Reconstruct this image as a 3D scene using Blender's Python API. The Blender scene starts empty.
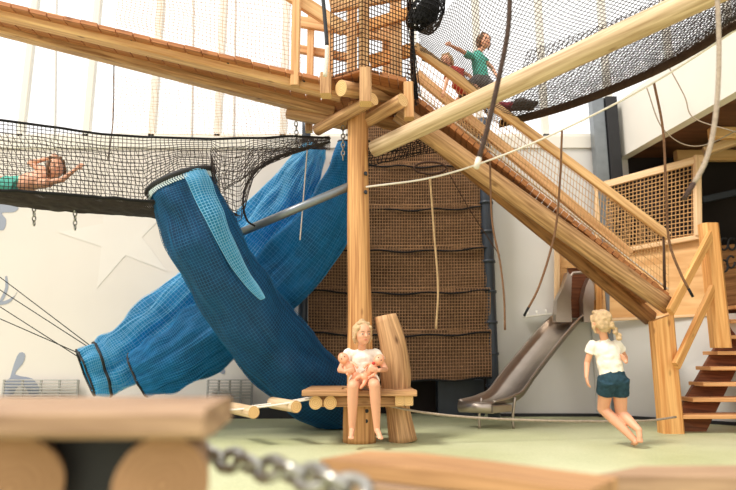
import bpy, math, random
from mathutils import Vector as V, Matrix, Quaternion, noise
random.seed(7)
PI = math.pi
S = bpy.context.scene
C = S.collection
# ------------------------------------------------------------------ camera
F = 600.0; CH = 0.71; PITCH = math.atan(110/600.0)
cp, sp = math.cos(PITCH), math.sin(PITCH)
def P(px, py, Y):
    """point of the place seen at px,py that stands Y metres ahead of the viewer"""
    u = (px-368)/F; v = (245-py)/F
    t = Y/(cp - v*sp)
    return V((u*t, Y, CH + t*(sp + v*cp)))
def PZ(px, py, z):
    """point at height z"""
    u = (px-368)/F; v = (245-py)/F
    t = (z-CH)/(sp + v*cp)
    return V((u*t, t*(cp-v*sp), z))
cam = bpy.data.cameras.new('camera'); co = bpy.data.objects.new('camera', cam); C.objects.link(co)
co.location = (0, 0, CH); co.rotation_euler = (PI/2 + PITCH, 0, 0)
cam.sensor_width = 36; cam.lens = F*36/736; cam.clip_start = .05; cam.clip_end = 200
cam.dof.use_dof = True; cam.dof.focus_distance = 5.2; cam.dof.aperture_fstop = 1.25
S.camera = co
S.view_settings.view_transform = 'Standard'; S.view_settings.look = 'None'
S.view_settings.gamma = 1; S.view_settings.exposure = 0; S.view_settings.use_curve_mapping = False

# ------------------------------------------------------------------ materials
def lin(c): return tuple(((x/255)/12.92 if x/255 <= .04045 else ((x/255+.055)/1.055)**2.4) for x in c) + (1,)
def newmat(name):
    m = bpy.data.materials.new(name); m.use_nodes = True
    nt = m.node_tree; b = nt.nodes['Principled BSDF']; return m, nt, b
def flat(name, rgb, rough=.7, var=.12, scale=8, metal=0, bump=0, trans=0, coord='Object'):
    m, nt, b = newmat(name); N, L = nt.nodes, nt.links
    tc = N.new('ShaderNodeTexCoord'); nz = N.new('ShaderNodeTexNoise'); nz.inputs['Scale'].default_value = scale; nz.inputs['Detail'].default_value = 5
    L.new(tc.outputs[coord], nz.inputs['Vector'])
    cr = N.new('ShaderNodeValToRGB'); a = lin(rgb)
    cr.color_ramp.elements[0].position = .3; cr.color_ramp.elements[1].position = .7
    cr.color_ramp.elements[0].color = tuple(x*(1-var) for x in a[:3])+(1,); cr.color_ramp.elements[1].color = tuple(min(1, x*(1+var)) for x in a[:3])+(1,)
    L.new(nz.outputs['Fac'], cr.inputs['Fac']); L.new(cr.outputs['Color'], b.inputs['Base Color'])
    b.inputs['Roughness'].default_value = rough; b.inputs['Metallic'].default_value = metal
    if rough > .6: b.inputs['Specular IOR Level'].default_value = .25
    if bump:
        bp = N.new('ShaderNodeBump'); bp.inputs['Strength'].default_value = bump; bp.inputs['Distance'].default_value = .01
        n2 = N.new('ShaderNodeTexNoise'); n2.inputs['Scale'].default_value = scale*6; L.new(tc.outputs[coord], n2.inputs['Vector'])
        L.new(n2.outputs['Fac'], bp.inputs['Height']); L.new(bp.outputs['Normal'], b.inputs['Normal'])
    if trans:
        tr = N.new('ShaderNodeBsdfTranslucent'); L.new(cr.outputs['Color'], tr.inputs['Color'])
        mx = N.new('ShaderNodeMixShader'); mx.inputs[0].default_value = trans
        L.new(b.outputs[0], mx.inputs[1]); L.new(tr.outputs[0], mx.inputs[2]); L.new(mx.outputs[0], N['Material Output'].inputs['Surface'])
    return m
def wood(name, dark, light, su=1.3, sv=16, knots=True, rough=.55):
    m, nt, b = newmat(name); N, L = nt.nodes, nt.links
    uv = N.new('ShaderNodeUVMap'); mp = N.new('ShaderNodeMapping'); oi = N.new('ShaderNodeObjectInfo')
    mp.inputs['Scale'].default_value = (su, sv*1.6, 1)
    L.new(uv.outputs[0], mp.inputs['Vector'])
    cmb = N.new('ShaderNodeMath'); cmb.operation = 'MULTIPLY'; cmb.inputs[1].default_value = 37; L.new(oi.outputs['Random'], cmb.inputs[0])
    nz = N.new('ShaderNodeTexNoise'); nz.noise_dimensions = '4D'; nz.inputs['Scale'].default_value = 1.6; nz.inputs['Detail'].default_value = 6; nz.inputs['Distortion'].default_value = .6
    L.new(mp.outputs[0], nz.inputs['Vector']); L.new(cmb.outputs[0], nz.inputs['W'])
    cr = N.new('ShaderNodeValToRGB'); cr.color_ramp.elements[0].position = .32; cr.color_ramp.elements[1].position = .66
    cr.color_ramp.elements[0].color = lin(dark); cr.color_ramp.elements[1].color = lin(light)
    L.new(nz.outputs['Fac'], cr.inputs['Fac'])
    out = cr.outputs['Color']
    if knots:
        m2 = N.new('ShaderNodeMapping'); m2.inputs['Scale'].default_value = (4.2, 9, 1); L.new(uv.outputs[0], m2.inputs['Vector'])
        vo = N.new('ShaderNodeTexVoronoi'); vo.voronoi_dimensions = '4D'; vo.inputs['Scale'].default_value = 1; L.new(m2.outputs[0], vo.inputs['Vector']); L.new(cmb.outputs[0], vo.inputs['W'])
        kr = N.new('ShaderNodeValToRGB'); kr.color_ramp.elements[0].position = .07; kr.color_ramp.elements[1].position = .2
        kr.color_ramp.elements[0].color = (.28, .2, .14, 1); kr.color_ramp.elements[1].color = (1, 1, 1, 1)
        L.new(vo.outputs['Distance'], kr.inputs['Fac'])
        mx = N.new('ShaderNodeMix'); mx.data_type = 'RGBA'; mx.blend_type = 'MULTIPLY'; mx.inputs['Factor'].default_value = .9
        L.new(out, mx.inputs[6]); L.new(kr.outputs['Color'], mx.inputs[7]); out = mx.outputs[2]
    L.new(out, b.inputs['Base Color']); b.inputs['Roughness'].default_value = rough; b.inputs['Specular IOR Level'].default_value = .3
    bp = N.new('ShaderNodeBump'); bp.inputs['Strength'].default_value = .35; bp.inputs['Distance'].default_value = .004
    L.new(nz.outputs['Fac'], bp.inputs['Height']); L.new(bp.outputs['Normal'], b.inputs['Normal'])
    return m
def endgrain(name, dark, light):
    m, nt, b = newmat(name); N, L = nt.nodes, nt.links
    uv = N.new('ShaderNodeUVMap'); wv = N.new('ShaderNodeTexWave'); wv.wave_type = 'RINGS'; wv.rings_direction = 'Z'
    wv.inputs['Scale'].default_value = 22; wv.inputs['Distortion'].default_value = 2.5; wv.inputs['Detail'].default_value = 3; wv.inputs['Detail Scale'].default_value = 1.5
    L.new(uv.outputs[0], wv.inputs['Vector'])
    cr = N.new('ShaderNodeValToRGB'); cr.color_ramp.elements[0].color = lin(dark); cr.color_ramp.elements[1].color = lin(light)
    L.new(wv.outputs['Fac'], cr.inputs['Fac']); L.new(cr.outputs['Color'], b.inputs['Base Color']); b.inputs['Roughness'].default_value = .75
    return m
M = {}
M['log'] = wood('log_pine', (144, 102, 66), (216, 172, 124))
M['log_pale'] = wood('log_pale', (174, 144, 108), (222, 196, 160))
M['log_brown'] = wood('log_brown', (120, 78, 44), (190, 138, 88), sv=10)
M['post'] = wood('post_pine', (160, 106, 60), (220, 168, 110), su=.8, sv=14)
M['beam'] = wood('beam_pine', (190, 136, 86), (236, 192, 138), su=.8, sv=14)
M['plank'] = wood('plank_red', (148, 92, 54), (196, 132, 84), su=2, sv=30)
M['timber'] = wood('timber_orange', (204, 136, 72), (240, 186, 118), su=.9, sv=16)
M['tread'] = wood('tread_wood', (206, 142, 88), (238, 184, 128), su=1, sv=20, knots=False)
M['ply'] = wood('plywood', (206, 154, 96), (234, 192, 136), su=.9, sv=4, knots=False)
M['frame'] = wood('frame_pale', (222, 180, 132), (242, 210, 168), su=1, sv=18, knots=False)
M['old'] = wood('old_board', (140, 100, 66), (204, 158, 110), su=1.2, sv=22)
M['fore'] = wood('fore_wood', (136, 106, 82), (182, 150, 118), su=1.6, sv=14)
M['end'] = endgrain('end_grain', (206, 158, 100), (240, 204, 146))
M['end_dark'] = endgrain('end_grain_dark', (146, 108, 74), (174, 134, 96))
M['white'] = flat('white_plaster', (216, 209, 201), .8, .03, 1.2)
M['upper'] = flat('cream_paint', (226, 222, 212), .7, .03, 1.5)
M['grey'] = flat('grey_plaster', (214, 212, 208), .8, .04, 1.2)
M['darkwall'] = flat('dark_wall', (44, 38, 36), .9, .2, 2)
M['brownsoffit'] = wood('soffit_wood', (78, 50, 36), (112, 74, 52), su=.6, sv=4, knots=False)
M['netgrey'] = flat('grey_brown_net', (64, 56, 53), .9, .2, 20)
M['guard'] = flat('guard_grey', (172, 169, 164), .6, .1, 10)
M['darkstair'] = wood('dark_stair', (88, 50, 31), (136, 82, 52), knots=False)
M['black'] = flat('black_net', (26, 25, 25), .8, .2, 20)
M['blackp'] = flat('black_rubber', (28, 28, 31), .6, .2, 10)
M['pipe_dark'] = flat('dark_pipe', (44, 52, 62), .45, .2, 6)
M['pipe'] = flat('galvanised_pipe', (128, 134, 138), .35, .08, 12, metal=.55)
M['steel'] = flat('slide_steel', (176, 164, 152), .32, .10, 5, metal=.85)
M['chain'] = flat('chain_steel', (170, 168, 160), .28, .15, 30, metal=.9)
M['rope_tan'] = flat('rope_tan', (176, 146, 108), .9, .2, 60, bump=.5)
M['rope_brown'] = flat('rope_brown', (116, 84, 60), .9, .25, 60, bump=.5)
M['rope_dark'] = flat('rope_dark', (74, 58, 50), .9, .3, 60, bump=.5)
M['rope_grey'] = flat('rope_beige', (168, 152, 134), .9, .2, 60, bump=.5)
M['rope_white'] = flat('rope_white', (224, 214, 200), .9, .1, 60)
M['net_brown'] = flat('net_brown', (164, 126, 90), .9, .2, 20)
M['net_dark'] = flat('net_dark_brown', (72, 52, 40), .9, .2, 20)
M['net_tan'] = flat('net_tan', (200, 156, 106), .9, .2, 20)
M['backing'] = flat('brown_backing', (92, 70, 54), .9, .45, 2.2)
M['blue'] = flat('blue_fabric_shaded', (0, 66, 110), .55, .35, 5, trans=.22, bump=.3)  # shade on the hanging tunnel is put into this darker blue
M['blue_m'] = flat('blue_fabric_part_lit', (0, 112, 166), .55, .3, 5, trans=.45, bump=.3)  # the crossing tunnel's lit top is put into this mid blue
M['blue_l'] = flat('blue_fabric_lit', (44, 160, 212), .55, .2, 5, trans=.6, bump=.3)  # backlight on the farthest tunnel is put into this lighter blue
M['blue_net2'] = flat('pale_blue_netting', (130, 205, 242), .6, .1, 20)
M['blue_netd'] = flat('shaded_blue_netting', (10, 98, 146), .6, .15, 20)  # netting darkened for the shade on the hanging tunnel
M['blue_net'] = flat('blue_netting', (40, 140, 200), .6, .15, 20)
M['white_net'] = flat('white_cord', (214, 228, 232), .7, .05, 20)
M['mural'] = flat('mural_blue_grey', (150, 156, 170), .8, .04, 2)
M['mural_pale'] = flat('mural_pale', (220, 214, 207), .8, .02, 2)
M['skin'] = flat('skin', (222, 162, 128), .5, .05, 6)
M['skin2'] = flat('doll_skin', (232, 160, 124), .4, .05, 6)
M['lip'] = flat('lip', (196, 104, 92), .5, .05, 6)
M['eye'] = flat('eye_dark', (48, 40, 40), .2, .05, 6)
M['eyew'] = flat('eye_white', (206, 188, 178), .3, .02, 6)
M['hair'] = flat('blond_hair', (214, 180, 136), .5, .22, 40, bump=.8)
M['hair_b'] = flat('brown_hair', (120, 84, 50), .5, .25, 40, bump=.8)
M['shirt'] = flat('cream_shirt', (242, 232, 216), .85, .04, 14, bump=.3)
M['denim'] = flat('denim', (40, 66, 78), .85, .3, 40, bump=.4)
M['denim_l'] = flat('denim_hem', (92, 118, 126), .85, .3, 40)
M['teal'] = flat('teal_cloth', (84, 168, 150), .85, .1, 20)
M['red'] = flat('red_cloth', (190, 70, 58), .85, .15, 20)
M['maroon'] = flat('maroon_cloth', (120, 30, 44), .85, .15, 20)
M['greycloth'] = flat('grey_cloth', (96, 92, 90), .85, .15, 20)
M['dollred'] = flat('doll_red', (196, 60, 52), .7, .1, 20)
# green safety floor
def floormat():
    m, nt, b = newmat('green_floor'); N, L = nt.nodes, nt.links
    tc = N.new('ShaderNodeTexCoord'); n1 = N.new('ShaderNodeTexNoise'); n1.inputs['Scale'].default_value = 1.1; n1.inputs['Detail'].default_value = 6
    n2 = N.new('ShaderNodeTexNoise'); n2.inputs['Scale'].default_value = 90; n2.inputs['Detail'].default_value = 3
    L.new(tc.outputs['Object'], n1.inputs['Vector']); L.new(tc.outputs['Object'], n2.inputs['Vector'])
    cr = N.new('ShaderNodeValToRGB'); cr.color_ramp.elements[0].position = .3; cr.color_ramp.elements[1].position = .7
    cr.color_ramp.elements[0].color = lin((180, 184, 138)); cr.color_ramp.elements[1].color = lin((204, 206, 168))
    L.new(n1.outputs['Fac'], cr.inputs['Fac'])
    mx = N.new('ShaderNodeMix'); mx.data_type = 'RGBA'; mx.blend_type = 'OVERLAY'; mx.inputs['Factor'].default_value = .35
    L.new(cr.outputs['Color'], mx.inputs[6]); L.new(n2.outputs['Color'], mx.inputs[7]); 
    hs = N.new('ShaderNodeRGBToBW'); L.new(n2.outputs['Color'], hs.inputs[0]); L.new(hs.outputs[0], mx.inputs[7])
    L.new(mx.outputs[2], b.inputs['Base Color']); b.inputs['Roughness'].default_value = .5; b.inputs['Specular IOR Level'].default_value = .35
    bp = N.new('ShaderNodeBump'); bp.inputs['Strength'].default_value = .3; bp.inputs['Distance'].default_value = .004
    L.new(n2.outputs['Fac'], bp.inputs['Height']); L.new(bp.outputs['Normal'], b.inputs['Normal'])
    return m
M['floor'] = floormat()
def glassmat():
    m, nt, b = newmat('window_glass'); N, L = nt.nodes, nt.links
    t = N.new('ShaderNodeBsdfTransparent'); g = N.new('ShaderNodeBsdfGlossy'); g.inputs['Roughness'].default_value = .05
    t.inputs[0].default_value = (.97, .98, .98, 1)
    mx = N.new('ShaderNodeMixShader'); mx.inputs[0].default_value = .06
    L.new(t.outputs[0], mx.inputs[1]); L.new(g.outputs[0], mx.inputs[2]); L.new(mx.outputs[0], N['Material Output'].inputs['Surface'])
    return m
M['glass'] = glassmat()

# ------------------------------------------------------------------ mesh builder
def spline(pts, n):
    """Catmull-Rom through pts (Vectors or tuples), n samples"""
    pts = [V(p) for p in pts]
    if len(pts) == 2: return [pts[0].lerp(pts[1], i/(n-1)) for i in range(n)]
    Q = [pts[0]*2-pts[1]] + pts + [pts[-1]*2-pts[-2]]
    out = []
    segs = len(pts)-1
    for i in range(n):
        s = i/(n-1)*segs; k = min(int(s), segs-1); t = s-k
        a, b, c, d = Q[k], Q[k+1], Q[k+2], Q[k+3]
        out.append(.5*((2*b)+(c-a)*t+(2*a-5*b+4*c-d)*t*t+(3*b-a-3*c+d)*t**3))
    return out
def lerpl(vals, n):
    if not isinstance(vals, (list, tuple)): return [vals]*n
    out = []
    for i in range(n):
        s = i/(n-1)*(len(vals)-1); k = min(int(s), len(vals)-2); t = s-k
        out.append(vals[k]*(1-t)+vals[k+1]*t)
    return out
def frames(pts, ref=None):
    T = []
    for i in range(len(pts)):
        a = pts[max(i-1, 0)]; b = pts[min(i+1, len(pts)-1)]
        d = (b-a); T.append(d.normalized() if d.length > 1e-9 else V((0, 0, 1)))
    r = ref or (V((0, 0, 1)) if abs(T[0].z) < .9 else V((0, 1, 0)))
    n = (r - T[0]*r.dot(T[0])).normalized()
    fr = []
    for i, t in enumerate(T):
        n = (n - t*n.dot(t))
        n = n.normalized() if n.length > 1e-6 else t.orthogonal().normalized()
        fr.append((n, t.cross(n)))
    return fr
class MB:
    def __init__(s): s.v = []; s.f = []; s.uv = []; s.mi = []; s.sm = []
    def face(s, idx, uv, mi=0, sm=False): s.f.append(idx); s.uv.append(uv); s.mi.append(mi); s.sm.append(sm)
    def tube(s, pts, r, sides=12, caps=True, ref=None, capmi=0, wob=0, squash=1, smooth=True):
        pts = [V(p) for p in pts]; n = len(pts); rr = lerpl(r, n); fr = frames(pts, ref); base = len(s.v)
        L = [0]
        for i in range(1, n): L.append(L[-1]+(pts[i]-pts[i-1]).length)
        for i in range(n):
            a, b = fr[i]
            for k in range(sides):
                th = 2*PI*k/sides; R = rr[i]
                if wob: R *= 1+wob*noise.noise(V((math.cos(th)*1.2+pts[0].x*3, math.sin(th)*1.2+pts[0].z*3, L[i]*3)))
                s.v.append(pts[i]+a*(math.cos(th)*R)+b*(math.sin(th)*R*squash))
        for i in range(n-1):
            for k in range(sides):
                k2 = (k+1) % sides; c = 2*PI*max(rr)/sides
                s.face((base+i*sides+k, base+i*sides+k2, base+(i+1)*sides+k2, base+(i+1)*sides+k),
                       ((L[i], k*c), (L[i], (k+1)*c), (L[i+1], (k+1)*c), (L[i+1], k*c)), 0, smooth)
        if caps:
            for i, rev in ((0, True), (n-1, False)):
                idx = [base+i*sides+k for k in range(sides)]
                uv = [(math.cos(2*PI*k/sides)*rr[i], math.sin(2*PI*k/sides)*rr[i]) for k in range(sides)]
                if rev: idx.reverse(); uv.reverse()
                s.face(tuple(idx), tuple(uv), capmi)
        return s
    def beam(s, a, b, w, h, up=V((0, 0, 1)), capmi=0, bev=.12):
        """rectangular timber from a to b, w across, h along 'up', chamfered edges"""
        a, b = V(a), V(b); t = (b-a).normalized()
        n = (V(up)-t*V(up).dot(t)).normalized(); bb = t.cross(n)
        c = bev*min(w, h); prof = []
        for sx, sy in ((-1, -1), (1, -1), (1, 1), (-1, 1)):
            x, y = sx*w/2, sy*h/2
            p1 = (x-sx*c, y); p2 = (x, y-sy*c)
            prof += [p1, p2] if (sx*sy > 0) == False and False else ([p2, p1] if sx*sy > 0 else [p1, p2])
        # order around
        prof.sort(key=lambda q: math.atan2(q[1]/h, q[0]/w))
        m = len(prof); base = len(s.v); L = (b-a).length
        for e in (a, b):
            for x, y in prof: s.v.append(e+bb*x+n*y)
        acc = [0]
        for k in range(m):
            q, r = prof[k], prof[(k+1) % m]; acc.append(acc[-1]+math.hypot(q[0]-r[0], q[1]-r[1]))
        for k in range(m):
            k2 = (k+1) % m
            s.face((base+k, base+k2, base+m+k2, base+m+k), ((0, acc[k]), (0, acc[k+1]), (L, acc[k+1]), (L, acc[k])))
        s.face(tuple(base+k for k in reversed(range(m))), tuple(prof[k] for k in reversed(range(m))), capmi)
        s.face(tuple(base+m+k for k in range(m)), tuple(prof), capmi)
        return s
    def box(s, lo, hi):
        lo, hi = V(lo), V(hi); c = (lo+hi)/2
        d = hi-lo
        ax = max(range(3), key=lambda i: d[i])
        e = V((0, 0, 0)); e[ax] = d[ax]/2
        if ax == 2: return s.beam(c-e, c+e, d.x, d.y, V((0, 1, 0)), bev=.02)
        if ax == 0: return s.beam(c-e, c+e, d.y, d.z, V((0, 0, 1)), bev=.02)
        return s.beam(c-e, c+e, d.x, d.z, V((0, 0, 1)), bev=.02)
    def prism(s, poly, d):
        """planar polygon (Vectors) extruded along vector d"""
        base = len(s.v); n = len(poly); poly = [V(p) for p in poly]; d = V(d)
        nn = (poly[1]-poly[0]).cross(poly[2]-poly[1]); e1 = (poly[1]-poly[0]).normalized(); e2 = nn.cross(e1).normalized() if nn.length else V((0, 0, 1))
        u = [((p-poly[0]).dot(e1), (p-poly[0]).dot(e2)) for p in poly]
        for p in poly: s.v.append(p)
        for p in poly: s.v.append(p+d)
        s.face(tuple(base+k for k in range(n)), tuple(u)); s.face(tuple(base+n+k for k in reversed(range(n))), tuple(reversed(u)))
        acc = 0
        for k in range(n):
            k2 = (k+1) % n; l = (poly[k2]-poly[k]).length
            s.face((base+k2, base+k, base+n+k, base+n+k2), ((acc+l, 0), (acc, 0), (acc, d.length), (acc+l, d.length))); acc += l
        return s
    def ell(s, c, r, R=None, seg=16, ring=10):
        c = V(c); base = len(s.v); R = R or Matrix.Identity(3)
        for i in range(ring+1):
            ph = PI*i/ring
            for k in range(seg):
                th = 2*PI*k/seg
                s.v.append(c + R @ V((math.sin(ph)*math.cos(th)*r[0], math.sin(ph)*math.sin(th)*r[1], math.cos(ph)*r[2])))
        for i in range(ring):
            for k in range(seg):
                k2 = (k+1) % seg
                s.face((base+i*seg+k, base+(i+1)*seg+k, base+(i+1)*seg+k2, base+i*seg+k2), ((0, 0),)*4, 0, True)
        return s
    def strand(s, pts, r, sides=3):
        """thin cord"""
        n = len(pts); fr = frames(pts); base = len(s.v)
        for i in range(n):
            a, b = fr[i]
            for k in range(sides):
                th = 2*PI*k/sides; s.v.append(pts[i]+a*(math.cos(th)*r)+b*(math.sin(th)*r))
        for i in range(n-1):
            for k in range(sides):
                k2 = (k+1) % sides
                s.face((base+i*sides+k, base+i*sides+k2, base+(i+1)*sides+k2, base+(i+1)*sides+k), ((0, 0),)*4, 0, True)
        return s
    def net(s, fn, nu, nv, r, su=None, sv=None, u0=0, u1=1, sides=3, diag=False):
        """cords of a net laid over the surface fn(u,v)"""
        su = su or nv; sv = sv or nu
        if diag:
            for k in range(-nv, nu+1):
                for d in (1, -1):
                    pts = []
                    for j in range(su+1):
                        v = j/su; u = (k + (v*nv if d == 1 else (1-v)*nv))/nu
                        if 0 <= u <= 1: pts.append(fn(u, v))
                    if len(pts) > 1: s.strand(pts, r, sides)
            return s
        for i in range(nu+1):
            s.strand([fn(i/nu, j/su) for j in range(su+1)], r, sides)
        for j in range(nv+1):
            s.strand([fn(i/sv, j/nv) for i in range(sv+1)], r, sides)
        return s
    def build(s, name, mats, parent=None, mod=None):
        me = bpy.data.meshes.new(name)
        org = V((0, 0, 0))
        if parent is None and s.v:
            lo = V([min(p[i] for p in s.v) for i in range(3)]); hi = V([max(p[i] for p in s.v) for i in range(3)])
            org = V(((lo.x+hi.x)/2, (lo.y+hi.y)/2, lo.z))
        elif parent is not None: org = parent.location.copy() if parent.parent is None else parent.parent.location.copy()
        me.from_pydata([tuple(p-org) for p in s.v], [], s.f)
        uvl = me.uv_layers.new(name='UVMap')
        flatuv = [c for f in s.uv for q in f for c in q]
        uvl.data.foreach_set('uv', flatuv)
        me.polygons.foreach_set('material_index', s.mi); me.polygons.foreach_set('use_smooth', s.sm)
        if not isinstance(mats, (list, tuple)): mats = [mats]
        for m in mats: me.materials.append(M[m])
        me.update()
        o = bpy.data.objects.new(name, me); C.objects.link(o)
        if parent is not None: o.parent = parent
        if parent is None: o.location = org
        return o
WOOD = lambda k: [k, 'end']
def thing(name, label, cat, loc, group=None):
    o = bpy.data.objects.new(name, None); C.objects.link(o); o.location = loc; o.empty_display_size = .05
    o['label'] = label; o['category'] = cat
    if group: o['group'] = group
    return o
def tag(o, label, cat, group=None):
    o['label'] = label; o['category'] = cat
    if group: o['group'] = group
    return o
def struct(o): o['kind'] = 'structure'; return o
# parts of a thing: vertices are world coordinates, parent at location (no rotation)
def log(a, b, r, name=None, mat='log', parent=None, sides=20, n=10, wob=.05, endm='end', sag=0):
    pts = spline([a, b], n); 
    return MB().tube(pts, r, sides, True, capmi=1, wob=wob).build(name or 'log', [mat, endm], parent)

# ------------------------------------------------------------------ ROOM
WB = 7.3
struct(MB().box((-9, -6, -.1), (9, WB+.9, 0)).build('floor', 'floor'))
xl, xm0, xm1, xr = -8.0, P(338, 300, WB).x, P(496, 300, WB).x, P(592, 300, WB).x
wl = struct(MB().box((xl, WB, 0), (xm0, WB+.2, 3.4)).build('wall_left', 'white'))
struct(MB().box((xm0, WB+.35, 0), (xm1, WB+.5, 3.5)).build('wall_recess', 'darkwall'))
struct(MB().box((xm1, WB, 0), (3.3, WB+.2, 3.4)).build('wall_right', 'grey'))
struct(MB().box((3.3, WB, 0), (8, WB+.2, 3.4)).build('wall_far_right', 'darkwall'))
struct(MB().box((6.2, 2.5, 0), (6.4, WB, 3.15)).build('wall_side', 'darkwall'))
struct(MB().box((xl, WB-.02, 3.3), (7.6, WB+.24, 3.46)).build('trim_1', 'upper'))      # window sill
nw = 18; wx0, wx1 = -7.9, 7.4; ww = (wx1-wx0)/nw
for i in range(nw):
    a, b = wx0+i*ww, wx0+(i+1)*ww
    m = MB()
    for x in (a+.02, b-.02): m.beam((x, WB+.1, 3.46), (x, WB+.1, 6.3), .05, .08, V((0, 1, 0)))
    for z in (3.5, 6.26): m.beam((a, WB+.1, z), (b, WB+.1, z), .08, .05)
    w = struct(m.build('window_%d' % (i+1), 'upper'))
    g = MB().box((a+.04, WB+.09, 3.52), (b-.04, WB+.1, 6.24)).build('glass_pane', 'glass'); g.parent = w; g.location = g.location-w.location
# mezzanine on the right, its white edge running towards the viewer
fa, fb = P(618, 160, 7.28), V((3.75, 3.4, 3.15))
fa.z = 3.15
struct(MB().prism([fa, fb, fb+V((0, 0, .73)), fa+V((0, 0, .73))], V((.12, 0, 0))).build('wall_mezzanine_edge', 'upper'))
struct(MB().prism([fa+V((.12, 0, .02)), V((6.4, 7.28, 3.17)), V((6.4, 3.4, 3.17)), fb+V((.12, 0, .02))], V((0, 0, .12))).build('ceiling_mezzanine', 'brownsoffit'))
m = MB()
for k in range(5):
    y = 4.0+k*.75; m.beam((3.75, y, 3.10), (6.2, y, 3.10), .1, .13)
struct(m.build('trim_2', 'ply'))
# steel column
c = P(609, 180, 7.15)
struct(MB().box((c.x-.16, c.y-.05, 0), (c.x-.01, c.y+.08, 3.9)).build('trim_3', 'pipe'))
struct(MB().box((c.x+.0, c.y-.09, 0), (c.x+.14, c.y+.1, 3.9)).build('trim_4', 'blackp'))
# dark plinth along the mural wall and wall grilles
struct(MB().box((xl, 7.05, 0), (xm0, 7.28, .11)).build('baseboard_left', 'blackp'))
struct(MB().box((xm1, 7.27, 0), (xr, 7.3, .035)).build('baseboard_right', 'blackp'))

# --- mural on the left wall: plain sea shapes
def decal(pix, mat, nm='mural_shape'):
    pts = [P(x, y, WB-.004) for x, y in pix]
    o = MB().prism(pts, V((0, .003, 0))).build(nm, mat); o.parent = wl; o.location = o.location-wl.location
def cr2(pts, n=40):
    q = spline([V((x, y, 0)) for x, y in pts+[pts[0]]], n)[:-1]; return [(p.x, p.y) for p in q]
decal(cr2([(10, 378), (14, 364), (19, 353), (25, 354), (23, 363), (15, 373), (20, 376), (33, 379), (40, 390), (38, 396), (30, 396), (26, 388), (18, 386), (12, 396), (3, 394), (3, 384)]), 'mural')
decal(cr2([(-8, 208), (4, 203), (18, 207), (14, 212), (2, 213), (6, 220), (3, 230), (-8, 226)]), 'mural')
decal(cr2([(-6, 300), (4, 301), (14, 296), (17, 292), (10, 302), (0, 305), (-6, 304)]), 'mural')
decal(cr2([(7, 276), (8, 288), (3, 300), (0, 300), (5, 288), (5, 277)]), 'mural')
decal(cr2([(198, 368), (208, 360), (218, 360), (225, 371), (222, 374), (214, 367), (204, 371)]), 'mural')
decal(cr2([(262, 312), (272, 304), (283, 306), (288, 314), (284, 321), (270, 322), (262, 318)]), 'mural')
star = []
for k in range(10):
    a = PI/2+.25+k*PI/5; r = 62 if k % 2 == 0 else 22
    star.append((120+math.cos(a)*r, 236-math.sin(a)*r*.9))
decal(star, 'mural_pale')
cu = bpy.data.curves.new('mural_letters', 'FONT'); cu.body = 'as'; cu.size = .15; cu.extrude = .001
to = bpy.data.objects.new('mural_letters', cu); C.objects.link(to); cu.materials.append(M['mural_pale'])
p = P(266, 317, WB-.007); to.parent = wl; to.location = p-wl.location; to.rotation_euler = (PI/2, 0, 0)
# low grilles standing against the mural wall
for (x0, x1, lab) in ((2, 78, 'grey wire radiator guard at the wall under the leaf shape, behind the near table'), (207, 252, 'grey wire radiator guard on the wall left of the hanging blue tunnel foot')):
    a, b = P(x0, 398, 7.24), P(x1, 380, 7.24); m = MB()
    for z in [a.z+(b.z-a.z)*k/6 for k in range(7)]: m.beam((a.x, 7.24, z), (b.x, 7.24, z), .02, .012)
    for k in range(5):
        x = a.x+(b.x-a.x)*k/4; m.beam((x, 7.25, .11), (x, 7.25, b.z), .025, .02, V((0, 1, 0)))
    tag(m.build('wall_guard', 'guard'), lab, 'radiator guard')

# ------------------------------------------------------------------ BROWN NET WALL
Yn = 7.12
cw = thing('climbing_net_wall', 'tall brown climbing net hung in patched rows behind the main post', 'climbing net', P(400, 378, Yn))
rows = [(118, 165), (162, 208), (205, 249), (246, 291), (288, 333), (330, 378)]
for k, (y0, y1) in enumerate(rows):
    xa, xb = (354, 330, 316)[k] if k < 3 else 309+random.uniform(-1, 2), 486+k*1.0
    dy = -.03*k
    def fn(u, v, y0=y0, y1=y1, xa=xa, xb=xb, dy=dy, k=k):
        p = P(xa+(xb-xa)*u, y0+(y1-y0)*v+3*math.sin(u*PI)*(v), Yn+dy)
        p.y += .03*noise.noise(V((u*5, v*2+k, 3)))
        return p
    pn_ = MB().net(fn, 62, 15, .0042, 15, 40).build('net_panel', 'net_brown', cw)
    b = MB()
    for j in range(14):
        q = [fn(i/20, j/13)+V((0, .03, 0)) for i in range(21)]
        b.v += q
    for j in range(13):
        for i in range(20):
            b.face((j*21+i, j*21+i+1, (j+1)*21+i+1, (j+1)*21+i), ((0, 0),)*4, 0, True)
    b.build('mesh_backing', 'backing', pn_)
    MB().tube([fn(i/24, 1)+V((0, -.045, .012*math.sin(i*.9))) for i in range(25)], .011, 6).build('hem_rope', 'black', pn_)
for x0, x1, rad, lab in ((302, 306, .055, 'dark steel pole at the left edge of the brown net wall'), (485, 492, .07, 'dark padded pole at the right edge of the brown net wall')):
    a, b = P(x0, 120, Yn-.05), P(x1, 413, Yn-.05); b.x = a.x = (a.x+b.x)/2; b.z = 0; a.z = 3.6
    m = MB().tube(spline([b, a], 30), rad, 14)
    for k in range(9):
        z = .35+k*.36; m.tube([V((a.x, a.y, z)), V((a.x, a.y, z+.03))], rad*1.18, 14)
    tag(m.build('net_pole', 'pipe_dark'), lab, 'pole')
# pale crate in the dark recess
o = MB().box((P(438, 410, 7.4).x, 7.35, 0), (P(484, 410, 7.4).x, 7.6, .42)).build('storage_crate', 'pipe_dark')
tag(o, 'dim grey crate in the dark gap under the brown net', 'crate')

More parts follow.
